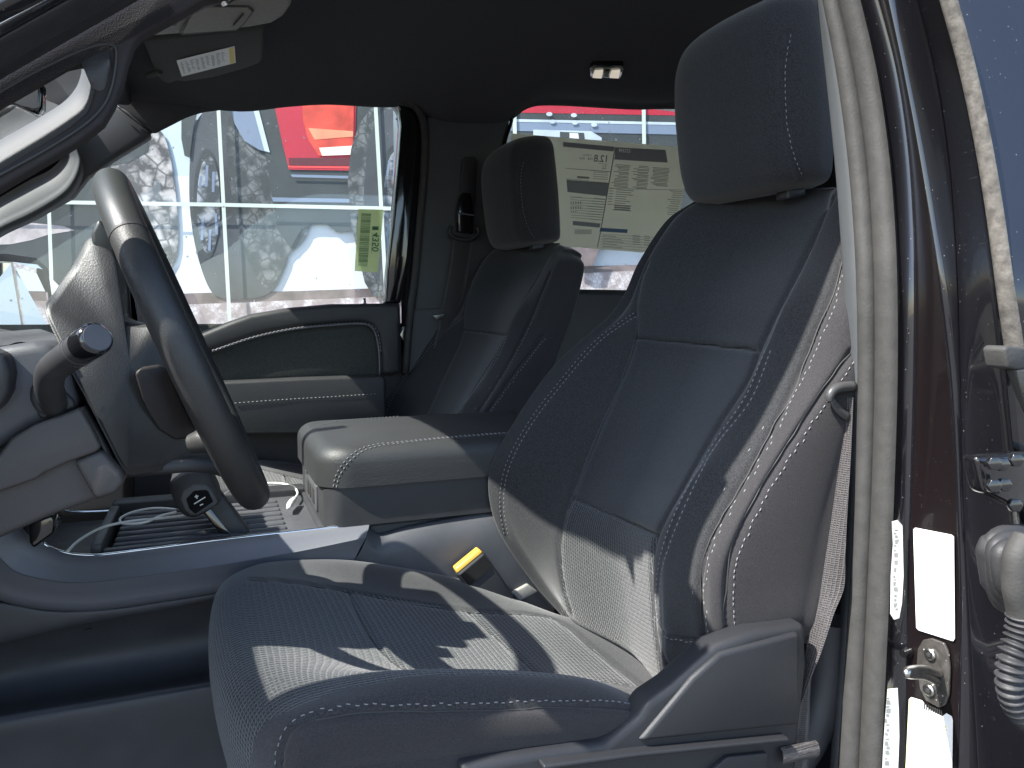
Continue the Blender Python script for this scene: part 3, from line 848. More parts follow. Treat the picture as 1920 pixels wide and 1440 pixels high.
# --- far A pillar with its grab handle
ap = slab('far_windshield_pillar', [(-120,440),(-60,330),(30,260),(120,215),(200,190),(240,205),(287,252),(215,296),(165,330),(135,368),(60,410),(0,436),(-60,470)], 2.00, .05, M['pillar_plastic'], tk, bevel=.012, segs=4)
R_ = []
for a, b in zip([(-60,410),(0,370),(55,338),(88,322),(106,308),(112,298),(108,292)], [(-60,470),(0,432),(60,404),(118,368),(142,338),(152,305),(146,280)]):
    p, q = P(*a, y=1.985), P(*b, y=1.945)
    R_.append([p+(q-p)*t+np.array([0, -.006*math.sin(math.pi*t), .006*math.sin(math.pi*t)]) for t in np.linspace(0, 1, 7)]+[q+[0,.05,-.004]])
V, F = sheet(np.array(R_), 6, 2)
hd = mk('grab_handle', V, F, M['pillar_plastic'], ap, smooth=180)
R_ = []
for a, b in zip([(-60,345),(0,302),(60,262),(110,232),(150,212)], [(-60,392),(0,352),(52,318),(92,298),(140,282)]):
    p, q = P(*a, y=1.996), P(*b, y=1.958)
    R_.append([p+(q-p)*t+np.array([0, -.004*math.sin(math.pi*t), .004*math.sin(math.pi*t)]) for t in np.linspace(0, 1, 7)])
V, F = sheet(np.array(R_), 6, 2)
mk('pillar_ledge', V, F, M['pillar_plastic'], ap, smooth=180)
slab('handle_recess', [(-60,410),(0,352),(60,318),(104,297),(120,298),(122,315),(92,342),(55,366),(0,400),(-60,440)], 1.992, .02, M['carpet'], ap, bevel=.003)
# seam where the pillar trim meets the headliner
V, F = tube(pp([(208,190),(240,216),(284,250)], 1.992), .0015, 6, 4); mk('trim_seam', V, F, M['ink'], ap, smooth=180)
slab('headliner_return', [(212,188),(262,60),(700,150),(745,187),(620,189),(500,195),(420,202),(360,213),(288,250),(240,215)], 2.004, .02, M['liner'], tk, bevel=.008)

# --- near A pillar: outer paint, seals, ribbed trim, grab handle
def band(name, top, bot, y0, y1, m, par, bulge=.004, n=7):
    """long strip between two pixel edges, arched towards the doorway"""
    R_ = []
    for a, b in zip(top, bot):
        p, q = P(*a, y=y0), P(*b, y=y1)
        R_.append([p+(q-p)*t+np.array([0, -bulge*math.sin(math.pi*t), 0]) for t in np.linspace(0, 1, n)])
    V, F = sheet(np.array(R_), 6, 1)
    return mk(name, V, F, M[m], par, smooth=180)
na = slab('near_windshield_pillar', [(-150,270),(-100,160),(0,95),(150,0),(400,-140),(560,-180),(700,-180),(520,-40),(384,-4),(330,28),(285,52),(262,66),(250,80),(238,112),(226,160),(212,196),(192,230),(152,262),(80,305),(0,352),(-80,398),(-150,440),(-150,405),(-80,366),(0,316),(80,268),(130,236),(164,208),(176,166),(170,128),(154,114),(120,121),(60,156),(0,190),(-80,235)], .635, .02, M['ribbed'], tk, bevel=.005)
slab('pillar_shade_backing', [(-150,200),(0,112),(150,18),(400,-130),(560,-170),(700,-180),(520,-50),(384,-16),(326,14),(270,40),(204,62),(140,88),(60,132),(0,166),(-150,250)], .657, .035, M['plastic'], na, bevel=None)  # hidden backing added only to block sun behind the ribbed trim
band('pillar_paint', [(-120,60),(0,-6),(110,-70),(300,-190)], [(-120,110),(0,44),(100,-8),(300,-120)], .565, .565, 'paint', tk, .01)
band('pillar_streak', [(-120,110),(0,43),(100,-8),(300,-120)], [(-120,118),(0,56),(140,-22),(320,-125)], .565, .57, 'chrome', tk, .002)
band('paint_gutter', [(-120,118),(0,55),(112,-8),(320,-125)], [(-120,145),(0,74),(150,-10),(340,-120)], .57, .587, 'paint', tk, -.008)
band('outer_seal', [(-120,143),(0,72),(140,-8),(340,-120)], [(-120,200),(0,127),(262,-20),(420,-110)], .587, .61, 'seal_dark', tk, .016)
band('inner_seal', [(-120,198),(0,125),(240,-10),(420,-112)], [(-120,225),(0,150),(292,-18),(440,-105)], .61, .633, 'seal_dark', tk, .008)
V, F = tube([(.0, .672, 1.73), (.08, .675, 1.80), (.16, .68, 1.87), (.26, .69, 1.955), (.36, .712, 2.0), (.46, .735, 2.02), (.8, .735, 2.03), (1.7, .735, 2.03)], [.036,.038,.042,.05,.05,.048,.048,.048], 12, 5)
mk('rail_shade_tube', V, F, M['paint'], tk, smooth=180)  # unseen tube added, bent to set where sun falls on the near bolster
# the ribs of the pillar trim
VF = []
for k in range(110):
    t = k/110
    a = np.array([-20+t*340, 178-t*172]); b = a+np.array([14, 20])
    VF.append(tube([P(*a, y=.634), P(*b, y=.634)], .0004, 4, 1))
mk('trim_ribs', *join(*VF), M['ribbed'], na)
# handle recess frame (dark outline) and the loop itself
V, F = tube(pp([(-80,214),(0,172),(60,138),(130,104),(172,88),(204,83),(217,95),(214,140),(204,178),(186,208),(150,240),(80,284),(0,328),(-80,372)], .6335), .0011, 8, 5)
mk('trim_groove', V, F, M['ink'], na, smooth=180)
R_ = []
for a, b in zip([(-80,312),(0,263),(70,223),(118,192),(142,165),(152,138),(153,118)], [(-80,362),(0,312),(80,264),(130,231),(160,206),(172,165),(168,108)]):
    p, q = P(*a, y=.735), P(*b, y=.700)
    R_.append([p+(q-p)*t+np.array([0, -.004*math.sin(math.pi*t), .004*math.sin(math.pi*t)]) for t in np.linspace(0, 1, 7)]+[q+[0,.03,-.004]])
V, F = sheet(np.array(R_), 6, 2)
mk('grab_handle', V, F, M['pillar_plastic'], na, smooth=180)
band('handle_socket', [(153,118),(160,110),(185,98),(204,97)], [(172,165),(184,170),(196,165),(208,130)], .6345, .6345, 'plastic', na, .003)
V, F = prism([(-.02, .685, 1.80), (.30, .685, 1.99), (.30, .685, 2.06), (-.15, .685, 2.06), (-.15, .685, 1.975)], (0, .125, 0))
mk('header_light_plug', V, F, M['liner'], tk)  # unseen plug added to stop a streak of sun on the backrest
# rear-view mirror and far exterior mirror
rv = slab('rear_view_mirror', [(-80,186),(0,170),(60,152),(76,150),(80,158),(79,200),(72,212),(60,210),(20,192),(-80,205)], 1.28, .03, M['gloss'], tk, bevel=.004)
slab('mirror_face', [(14,187),(66,161),(71,163),(71,202),(62,203),(40,198)], 1.277, .004, M['plastic_grey'], rv, bevel=None)
em = mk('side_mirror', *prism([P(-120,470,y=2.22), P(20,476,y=2.36), P(72,482,y=2.5), P(92,500,y=2.6), P(97,560,y=2.62), P(106,640,y=2.62), P(90,655,y=2.6), P(40,668,y=2.5), P(-120,690,y=2.22)], (-.09, .02, 0)), M['plastic'], tk, bevel=.012)
mg = mk('mirror_glass', *prism([P(-120,484,y=2.22)+[.003,0,0], P(20,491,y=2.36)+[.003,0,0], P(66,496,y=2.49)+[.003,0,0], P(80,508,y=2.57)+[.003,0,0], P(88,560,y=2.60)+[.003,0,0], P(96,628,y=2.60)+[.003,0,0], P(84,640,y=2.58)+[.003,0,0], P(46,646,y=2.5)+[.003,0,0], P(-120,668,y=2.22)+[.003,0,0]], (.002, 0, 0)), M['mirrorglass'], em)
a, b = P(40,622,y=2.48)+[.007,0,0], P(90,616,y=2.6)+[.007,0,0]
ux = (b-a)/np.linalg.norm(b-a)
for k, s_ in enumerate(('OBJECTS IN MIRROR ARE', 'CLOSER THAN THEY APPEAR')):
    T_ = text_mesh(s_, .011)
    mk('mirror_warning', *place(T_, P(66, 620+k*9, y=2.535)+[.008,0,0], ux, (0,0,1)), M['ink'], mg)

# --- steering column, stalk
sc1 = slab('steering_column', [(-60,660),(0,650),(60,640),(92,640),(112,660),(130,700),(140,745),(150,768),(60,802),(0,840),(-60,880)], .80, .23, M['plastic_grey'], tk, bevel=.012, segs=4)
slab('column_shroud', [(-60,900),(-20,880),(20,826),(60,800),(150,767),(172,802),(196,852),(226,884),(234,905),(217,926),(165,943),(100,966),(0,1010),(-60,1035)], .800, .24, M['shroud'], sc1, bevel=.008, segs=3)
slab('shroud_step', [(-60,905),(-20,876),(20,822),(60,798),(150,765),(170,800),(189,838),(180,848),(125,868),(80,888),(70,898),(0,922),(-60,945)], .785, .02, M['shroud'], sc1, bevel=.006, segs=3)
slab('shroud_corner', [(136,866),(190,844),(206,862),(226,884),(233,904),(216,925),(178,938)], .787, .02, M['shroud'], sc1, bevel=.005, segs=3)
slab('cluster_bezel', [(-60,640),(0,662),(12,668),(20,700),(16,735),(0,765),(-60,800)], .775, .04, M['plastic'], sc1, bevel=.006)
slab('column_seam', [(150,766),(156,764),(184,812),(196,836),(208,862),(196,850),(178,815)], .798, .03, M['ink'], sc1, bevel=.001)
V, F = tube([P(106,770,y=.81), P(97,745,y=.785), P(92,722,y=.765), P(98,694,y=.745), P(125,672,y=.73), P(155,651,y=.71), P(180,634,y=.69)], [.0115,.0115,.0118,.0122,.0128,.0135,.0135], 24, 6)
stk = mk('indicator_stalk', V, F, M['plastic'], sc1, smooth=50)
e = P(180,634,y=.69); dr = e-P(155,651,y=.71); dr /= np.linalg.norm(dr)
V, F = tube([e-dr*.020, e-dr*.001, e+dr*.0005, e+dr*.002], [.0139, .0139, .013, .0115], 28, 1); mk('stalk_end', V, F, M['gloss'], stk, smooth=40)
V, F = tube([e+dr*.001, e+dr*.0026], [.0112, .0108], 28, 1); mk('stalk_button', V, F, M['plastic_grey'], stk, smooth=40)
for o_ in (.030, .037):
    V, F = tube([e-dr*o_, e-dr*(o_+.0012)], [.01395, .01395], 28, 1); mk('stalk_ring', V, F, M['plastic_grey'], stk, smooth=40)
V, F = tube(pp([(66,735),(72,722),(88,716),(108,722),(116,742),(114,762),(100,772),(80,768),(68,752)], .797), .004, 8, 4, closed=True)
mk('stalk_boot', V, F, M['plastic'], sc1, smooth=180)
slab('stalk_panel', [(63,722),(76,711),(98,712),(138,752),(140,764),(80,786),(70,780)], .795, .01, M['plastic'], sc1, bevel=.003)

# --- overhead console, visor, lamps, hook
fp = [P(a, b, z=1.915) for a, b in ((262,70),(300,68),(400,60),(470,53),(512,45),(532,33),(546,14),(548,4),(540,-4),(340,-4))]
oc = mk('overhead_console', *prism(fp, (0, 0, .14)), M['liteconsole'], tk, bevel=.008)
mk('console_lid', *prism([P(a, b, z=1.9145) for a, b in ((340,62),(366,12),(466,13),(474,20),(455,45),(444,54))], (0, 0, -.003)), M['liteconsole'], oc, bevel=.0012)
V, F = tube([P(a, b, z=1.912) for a, b in ((338,62),(345,48),(365,11),(420,11),(468,12),(475,20),(456,46),(444,55),(400,59),(338,63))], .0011, 5, 1); mk('lid_gap', V, F, M['ink'], oc, smooth=180)
mk('microphone_slot', *prism([P(a, b, z=1.912) for a, b in ((302,46),(312,36),(336,36),(330,46))], (0, 0, -.002)), M['ink'], oc)
V, F = tube([P(438,47,z=1.909), P(456,26,z=1.909)], .0012, 6, 1); mk('lid_pull', V, F, M['pillar'], oc, smooth=180)
vpx = [(266,76,1.975),(495,54,1.975),(494,85,1.972),(493,112,1.968),(486,120,1.967),(455,131,1.965),(400,146,1.962),(345,154,1.960),(335,152,1.960),(318,158,1.958),(304,155,1.958),(296,146,1.960)]
vs = mk('sun_visor', *prism([P(a, b, z=c) for a, b, c in vpx], (0, 0, .018)), M['visor'], tk, bevel=.006)
def vz(px, py): return P(px, py, z=1.975-.016*(py-65)/90-.0015)
lb = [vz(331,113), vz(440,86), vz(442,117), vz(341,143)]
mk('visor_label', *prism(lb, (0, 0, -.0008)), M['white'], vs)
def quadpt(q, u, v): return (1-v)*((1-u)*q[0]+u*q[1])+v*((1-u)*q[3]+u*q[2])
def lines_on(q, specs, off):
    VF = []
    for u0, v0, u1, v1 in specs:
        a, b, c, d = quadpt(q, u0, v0), quadpt(q, u1, v0), quadpt(q, u1, v1), quadpt(q, u0, v1)
        VF.append((np.array([a, b, c, d])+off, [(0, 1, 2, 3)]))
    return join(*VF)
sp_ = []
for c in range(9):
    for k in range(10):
        if c % 3 == 2 and k > 7: continue
        sp_.append((.05+c*.09+k*0, .15+k*.072, .05+c*.09+.02+.05*random.random(), .15+k*.072+.028))
mk('label_text', *lines_on(lb, sp_, np.array([0, 0, -.0012])), M['greyink'], vs)
mk('label_stripe', *lines_on(lb, [(.90, .03, .985, .97)], np.array([0, 0, -.0012])), M['yellow'], vs)
V, F = tube([vz(276,142), vz(300,134)], .006, 10, 2); mk('visor_clip', V, F, M['visor'], vs, smooth=60)
lz = 2.066
dl = mk('dome_lamp', *prism([P(a, b, z=lz) for a, b in ((1106,128),(1112,124),(1168,126),(1170,130),(1164,148),(1106,146))], (0, 0, .02)), M['gloss'], tk, bevel=.003)
em_ = bpy.data.materials.new('lit_lens'); em_.use_nodes = True
em_.node_tree.nodes['Principled BSDF'].inputs['Base Color'].default_value = (.8, .78, .7, 1)
em_.node_tree.nodes['Principled BSDF'].inputs['Emission Color'].default_value = (1, .88, .72, 1)
em_.node_tree.nodes['Principled BSDF'].inputs['Emission Strength'].default_value = .14
for dx in (0, 32):
    mk('lamp_lens', *prism([P(a+dx, b, z=lz-.001) for a, b in ((1111,142),(1115,131),(1131,130),(1128,143))], (0, 0, -.006)), em_, dl, bevel=.0015)
mk('lamp_switch', *prism([P(a, b, z=lz-.001) for a, b in ((1131,143),(1135,132),(1143,132),(1141,143))], (0, 0, -.002)), M['plastic_grey'], dl, bevel=.001)
hk = slab('coat_hook', [(1213,131),(1230,131),(1233,136),(1231,146),(1213,146)], 1.85, .015, M['gloss'], tk, bevel=.002)
V, F = tube(pp([(1215,146),(1210,153),(1200,152)], 1.845), .002, 8, 4); mk('hook_prong', V, F, M['gloss'], hk, smooth=180)
V, F = tube(pp([(1231,146),(1226,153),(1221,153)], 1.845), .002, 8, 4); mk('hook_prong', V, F, M['gloss'], hk, smooth=180)

# ------------------------------------------------------------------ near door pillar
V, F = box((.79, .53, .3), (.97, .645, 2.1))
mk('pillar_core', V, F, M['paint'], tk)  # hidden fill added to stop light leaking behind the pillar strips
rows = {  # y of photo: boundaries
 -60: [1525,1533,1562,1597,1632,1650,1700,1742,1778],
 0:   [1536,1541,1579,1612,1650,1667,1721,1762,1796],
 130: [1546,1560,1603,1642,1681,1696,1752,1797,1830],
 270: [1560,1590,1626,1667,1708,1724,1779,1830,1862],
 400: [1572,1601,1640,1676,1714,1742,1788,1851,1884],
 540: [1590,1608,1649,1684,1718,1753,1793,1868,1902],
 720: [1583,1608,1645,1681,1715,1780,1798,1890,1925],
 950: [1584,1600,1636,1676,1710,1799,1813,1910,1950],
 1180:[1575,1587,1628,1665,1704,1797,1816,1930,1970],
 1440:[1558,1572,1617,1653,1700,1794,1832,1950,1990],
 1520:[1552,1566,1612,1648,1697,1792,1836,1955,1995],
 1750:[1542,1556,1603,1640,1690,1788,1838,1955,1995],
}
_pk = sorted(rows)
for _c in range(9):
    _f = np.polyfit(_pk, [rows[k][_c] for k in _pk], 4)
    for k in _pk: rows[k][_c] = float(np.polyval(_f, k))
def lean(py): return .05*max(0, 560-py)/600
def col(i, j, ya, yb): return [(py, r[i], r[j], ya+lean(py), yb+lean(py)) for py, r in rows.items()]
def yl(v, py): return v
strip('pillar_trim_edge', col(0, 1, .685, .655), 'pillar_plastic', tk, .003)
strip('door_seal', col(1, 2, .655, .635), 'seal', tk, .012, 11)
strip('door_seal', col(2, 3, .635, .605), 'seal', tk, .012, 11)
strip('jamb_channel', col(3, 4, .607, .598), 'paint', tk, -.005, 11)
jb = strip('door_jamb', col(4, 5, .598, .540), 'paint_brown', tk, .001, 5)
strip('jamb_corner', col(5, 6, .540, .532), 'paint', tk, .004, 9)
strip('rear_door_gap', col(6, 7, .532, .462), 'paint', tk, -.004, 7)
# rear door standing open: dusty skin and weathered edge rubber
rd = [(py, r[7], r[8]) for py, r in rows.items() if py <= 720]
rdr = [(py, a, b, .462+lean(py), .445+lean(py)) for py, a, b in rd if py <= 540]+[(655, 1884, 1922, .462, .445)]
rw = strip('rear_door_rubber', rdr, 'weather', tk, .006, 9)
rds = [(py, b, b+230, .445+1.6*lean(py), .405+1.6*lean(py)) for py, a, b in rd if py <= 540]+[(660, 1922, 2150, .445, .405)]
strip('rear_door_skin', rds, 'paint', tk, .003, 7)
slab('rubber_end_clip', [(1884,655),(1890,648),(1922,652),(1926,690),(1912,694),(1890,690)], .415, .02, M['seal'], rw, bevel=.003)
slab('rubber_tail', [(1906,694),(1924,690),(1950,740),(1950,800),(1925,745)], .415, .01, M['seal'], rw, bevel=.002)
strip('rear_door_edge', [(py, b, b+260, .47, .40) for py, b in ((600,1868),(720,1885),(950,1905),(1180,1925),(1520,1950))], 'gloss', tk, .002, 5)

def jp(px, py, lift=.002):
    """point on the door jamb face (between its two photo edges)"""
    ks = sorted(rows)
    for a, b in zip(ks[:-1], ks[1:]):
        if a <= py <= b:
            t = (py-a)/(b-a); L4 = rows[a][4]*(1-t)+rows[b][4]*t; L5 = rows[a][5]*(1-t)+rows[b][5]*t
            break
    A, B = P(L4, py, y=.598), P(L5, py, y=.540)
    # intersect the sight line with the vertical plane through A and B
    d = FW+(px-960)/FPX*RT+(720-py)/FPX*UP
    n = np.cross(B-A, (0, 0, 1)); n /= np.linalg.norm(n)
    if n @ (CAM-A) < 0: n = -n
    t = ((A-CAM) @ n)/(d @ n)
    return CAM+d*t+n*lift, n
def jpoly(pix, lift, th):
    q = [jp(a, b, lift) for a, b in pix]
    n = q[0][1]
    return prism([p for p, _ in q], n*th)
lab1 = mk('blank_label', *jpoly([(1717,992),(1721,989),(1788,1002),(1793,1006),(1794,1196),(1791,1201),(1727,1181),(1722,1176)], .003, .0006), M['white'], jb)
lab2 = mk('tyre_label', *jpoly([(1708,1310),(1712,1306),(1732,1312),(1745,1328),(1770,1342),(1778,1336),(1788,1342),(1790,1350),(1788,1470),(1700,1470)], .003, .0006), M['white'], jb)
mk('label_edge', *jpoly([(1709,1312),(1722,1316),(1712,1470),(1701,1470)], .0042, .0003), M['yellowlabel'], jb)
VF = []
for k in range(9):
    x0 = 1737+k*4
    VF.append(jpoly([(x0,1317+k*1.6),(x0+2,1317.5+k*1.6),(x0+2,1329+k*1.4),(x0,1328+k*1.4)], .0042, .0003))
for r in range(8):
    for c in range(3):
        y0 = 1352+r*6+c*3
        VF.append(jpoly([(1746+c*12,y0),(1755+c*12,y0+2),(1755+c*12,y0+4),(1746+c*12,y0+2)], .0042, .0003))
mk('label_print', *join(*VF[:9]), M['ink'], jb)
mk('label_print', *join(*VF[9:]), M['yellowlabel'], jb)
# strips with printing in the channel
def cpoly(pix, y, th=.001): return prism(pp(pix, y), (-th, -th, 0))
for nm, pix, ys in (('channel_label', [(1672,978),(1683,975),(1692,985),(1694,1080),(1691,1130),(1686,1158),(1676,1161),(1669,1150),(1670,1080),(1674,1020)], 1),
                    ('channel_label', [(1664,1292),(1683,1290),(1685,1330),(1686,1380),(1683,1460),(1653,1460),(1656,1400),(1660,1340)], 1)):
    cl = mk(nm, *cpoly(pix, .598), M['white'], tk)
    x0, x1, y0, y1 = min(a for a, b in pix)+6, max(a for a, b in pix)-5, min(b for a, b in pix)+18, max(b for a, b in pix)-14
    VF = []
    yy = y0
    while yy < y1:
        h_ = random.choice((3, 5, 8)); xa = x0+random.random()*4
        VF.append(cpoly([(xa,yy),(xa+3+random.random()*5,yy),(xa+3+random.random()*5,yy+h_),(xa,yy+h_)], .5965, .0003)); yy += h_+random.choice((2, 3, 6))
    mk('label_print', *join(*VF), M['greyink'], cl)
# striker
stp = mk('door_striker', *jpoly([(1726,1215),(1736,1198),(1752,1195),(1776,1204),(1783,1218),(1787,1250),(1785,1300),(1778,1320),(1766,1325),(1742,1312),(1730,1290),(1724,1250)], .002, .004), M['darksteel'], jb, bevel=.0015)
for bx_, by_ in ((1752,1224),(1750,1291)):
    c, n = jp(bx_, by_, .006)
    V, F = tube([c, c+n*.003, c+n*.0042], [.0068, .0066, .005], 18, 1); b_ = mk('bolt', V, F, M['steel'], stp, smooth=30)
    V, F = tube([c+n*.0035, c+n*.0046], [.0026, .0026], 6, 1); mk('bolt_socket', V, F, M['ink'], b_)
c0, n = jp(1768,1262,.004); c1, _ = jp(1764,1276,.004)
out_ = P(1700,1256,y=.598-.075)
V, F = tube([c0, c0+(out_-c0)*.55+[0,0,.003], c0+(out_-c0)*.93, out_+[0,0,-.004], c1+(out_-c1)*.9+[0,0,-.004], c1+(out_-c1)*.5, c1], .0042, 12, 6)
mk('striker_loop', V, F, M['steel'], stp, smooth=180)
c0, n = jp(1706,1222,.002); V, F = tube([c0, c0+n*.010], [.006, .0045], 12, 1); mk('rubber_stop', V, F, M['gloss'], tk, smooth=40)
# wiring boot, conduit and hinge bolts of the rear door
gr = None
for i, (s_, yo) in enumerate(((1.0, .44), (.82, .425), (.62, .41))):
    pix = [(1905+dx*s_, 1070+dy*s_) for dx, dy in ((-48,-40),(-38,-62),(-10,-72),(30,-66),(60,-40),(60,50),(30,70),(0,72),(-28,58),(-44,20))]
    V, F = tube(pp(pix, yo), .0075, 12, 4, closed=True)
    o_ = mk('grommet' if gr is None else 'grommet_fold', V, F, M['seal_dark'], tk if gr is None else gr, smooth=180)
    if gr is None: gr = o_
slab('grommet_plate', [(1862,1040),(1875,1010),(1960,1005),(1960,1140),(1900,1138),(1872,1110)], .43, .02, M['seal_dark'], gr, bevel=.006)
path = cr(pp([(1925,1010),(1908,1045),(1906,1100),(1915,1150),(1912,1190),(1898,1240),(1896,1290),(1915,1335),(1950,1365)], .385), 10)
V, F = tube(path[:32], .0105, 14, 1); cn = mk('wire_conduit', V, F, M['seal'], tk, smooth=180)
pth = resample(path[30:], .0009); rr = [.0095+.0022*math.sin(i*.9/1.0) for i in range(len(pth))]
V, F = tube(pth, rr, 18, 1); mk('corrugated_hose', V, F, M['seal_dark'], cn, smooth=180)
for cx_, cy_ in ((1858,868),(1874,870),(1858,910),(1878,908),(1900,862),(1898,946)):
    c = P(cx_, cy_, y=.44)
    ring = [c+[.0001, 0, 0]+.0065*(math.cos(t)*RT+math.sin(t)*UP) for t in np.linspace(0, 2*math.pi, 6, endpoint=False)]
    V, F = prism(ring, FW*-.006); hb = mk('hinge_bolt', V, F, M['gloss'], tk, bevel=.001)
slab('door_hinge', [(1835,858),(1915,850),(1960,850),(1960,955),(1900,950),(1850,925)], .448, .02, M['gloss'], tk, bevel=.006)

# --- near belt
nb_ = thing('seat_belt', P(1560, 900, y=.62), 'sunlit seat belt running down beside the near seat behind the door pillar', 'seat belt', 'seat belts')
R_ = []
for py, a, b, ya, yb in ((745,1572,1600,.672,.650),(800,1570,1598,.672,.650),(880,1556,1594,.672,.648),(960,1545,1589,.67,.646),(1040,1534,1585,.668,.644),(1100,1527,1583,.666,.642),(1150,1522,1564,.664,.642),(1220,1514,1541,.66,.642),(1300,1496,1510,.655,.644),(1370,1472,1486,.65,.642),(1450,1462,1472,.65,.64)):
    p, q = P(a, py, y=ya), P(b, py, y=yb)
    R_.append([p, (p*2+q)/3+[-.001,-.002,0], (p+q*2)/3+[-.001,-.002,0], q])
V, F = sheet(np.array(R_), 6, 4)
F2 = [tuple(reversed(f)) for f in F]
mk('webbing', V, F, M['webbing'], nb_, smooth=180)
V, F = sheet(np.array([[P(a, py, y=.665), P(b, py, y=.66)] for py, a, b in ((1150,1520,1530),(1290,1502,1520),(1360,1492,1518),(1460,1470,1515))]), 4, 3)
mk('webbing_return', V, F, M['webbing'], nb_, smooth=180)
V, F = tube(pp([(1556,752),(1556,742),(1562,732),(1575,726),(1600,724)], .655), [.004,.005,.0055,.006,.006], 12, 5); gd = mk('belt_guide', V, F, M['belt_plastic'], nb_, smooth=180)
V, F = tube(pp([(1560,750),(1572,768),(1590,782)], .655), [.004,.005,.005], 12, 5, flat=.6); mk('guide_lip', V, F, M['belt_plastic'], gd, smooth=180)
V, F = prism(pp([(1592,678),(1606,680),(1606,760),(1580,746),(1584,700)], .668), (0, .012, 0)); mk('guide_cover', V, F, M['pillar_plastic'], gd, bevel=.003)
R_ = []
for t in range(9):
    a = math.pi*(-.3+1.5*t/8)
    o_ = np.array([0, -.006*math.cos(a), .010*math.sin(a)])
    R_.append([P(1462,1418,y=.637)+o_, P(1530,1404,y=.637)+o_])
V, F = sheet(np.array(R_), 3, 4); mk('webbing_fold', V, F, M['webbing'], nb_, smooth=180)

# ------------------------------------------------------------------ centre console
cc = thing('centre_console', (.1, 1.33, .5), 'long dark centre console between the two seats with padded armrest lid', 'centre console')
ts = [((20,965),(-15,1030),(-50,1090)),((52,1010),(25,1070),(-5,1124)),((88,1026),(78,1086),(65,1141)),((135,1041),(138,1093),(132,1146)),((205,1041),(212,1088),(215,1141)),((400,1016),(400,1062),(400,1113)),((560,998),(560,1034),(560,1086)),((692,984),(686,1008),(660,1056))]
R_ = []
for a, b, c in ts:
    A, B, C_ = P(*a, y=1.168), P(*b, y=1.146), P(*c, y=1.158)
    R_.append([A+[0, .03, -.02], A+[0, .012, .000], A, A*.8+B*.2+[0,-.002,0], A*.5+B*.5+[0,-.001,0], B*.97+A*.03, B, B*.9+C_*.1, (B+C_)/2, C_, C_+[0, .03, -.004]])
V, F = sheet(np.array(R_), 8, 3)
mk('side_trim', V, F, M['trimgrey'], cc, smooth=180)
V, F = tube([P(a, b, y=1.172)+[0,0,.001] for a, b in ((82,1020),(92,1027),(110,1034),(135,1040),(170,1042),(205,1040),(400,1015),(560,997),(692,983))], .0021, 8, 5)
mk('bright_edge', V, F, M['chrome'], cc, smooth=180)
V, F = tube([P(a, b, y=1.50) for a, b in ((115,954),(130,958),(160,960),(220,957),(300,950),(420,941),(560,930))], .0022, 8, 5)
mk('bright_edge', V, F, M['chrome'], cc, smooth=180)
R_ = []
for px, c0_, c1_, c3_, c4_, c5_ in ((-60,1122,1215,1330,1352,1385),(20,1134,1198,1318,1338,1368),(100,1145,1180,1302,1324,1354),(200,1141,1160,1288,1308,1338),(300,1127,1143,1272,1291,1322),(420,1108,1120,1252,1272,1300),(560,1086,1094,1230,1250,1280)):
    R_.append([P(px, c0_, y=1.166), P(px, c0_+4, y=1.160), P(px, c1_, y=1.163), P(px, c1_+8, y=1.185), P(px, (c1_*2+c3_)/3, y=1.225), P(px, (c1_+c3_*2)/3, y=1.225), P(px, c3_, y=1.19), P(px, c4_-2, y=1.13), P(px, c4_+8, y=1.117), P(px, c5_, y=1.112), P(px, 1440, y=1.118), P(px, 1600, y=1.12)])
V, F = sheet(np.array(R_), 5, 4)
mk('storage_side', V, F, M['plastic_grey'], cc, smooth=180)
R_ = []
for a, b, c, d in (((690,987),(686,1010),(672,1040),(655,1060)),((712,1002),(715,1030),(720,1060),(720,1100)),((760,990),(770,1020),(780,1070),(780,1140)),((840,974),(850,1010),(860,1080),(860,1160)),((940,958),(950,1000),(965,1080),(970,1160)),((1010,950),(1020,1000),(1035,1080),(1040,1160))):
    R_.append([P(*a, y=1.20), P(*a, y=1.175), P(*b, y=1.158), P(*c, y=1.155), P(*d, y=1.16)])
V, F = sheet(np.array(R_), 6, 6)
mk('rear_side_panel', V, F, M['plastic_grey'], cc, smooth=180)
V, F = box((.15, 1.19, .6), (.62, 1.50, 1.115)); mk('console_base', V, F, M['plastic'], cc, bevel=.01)
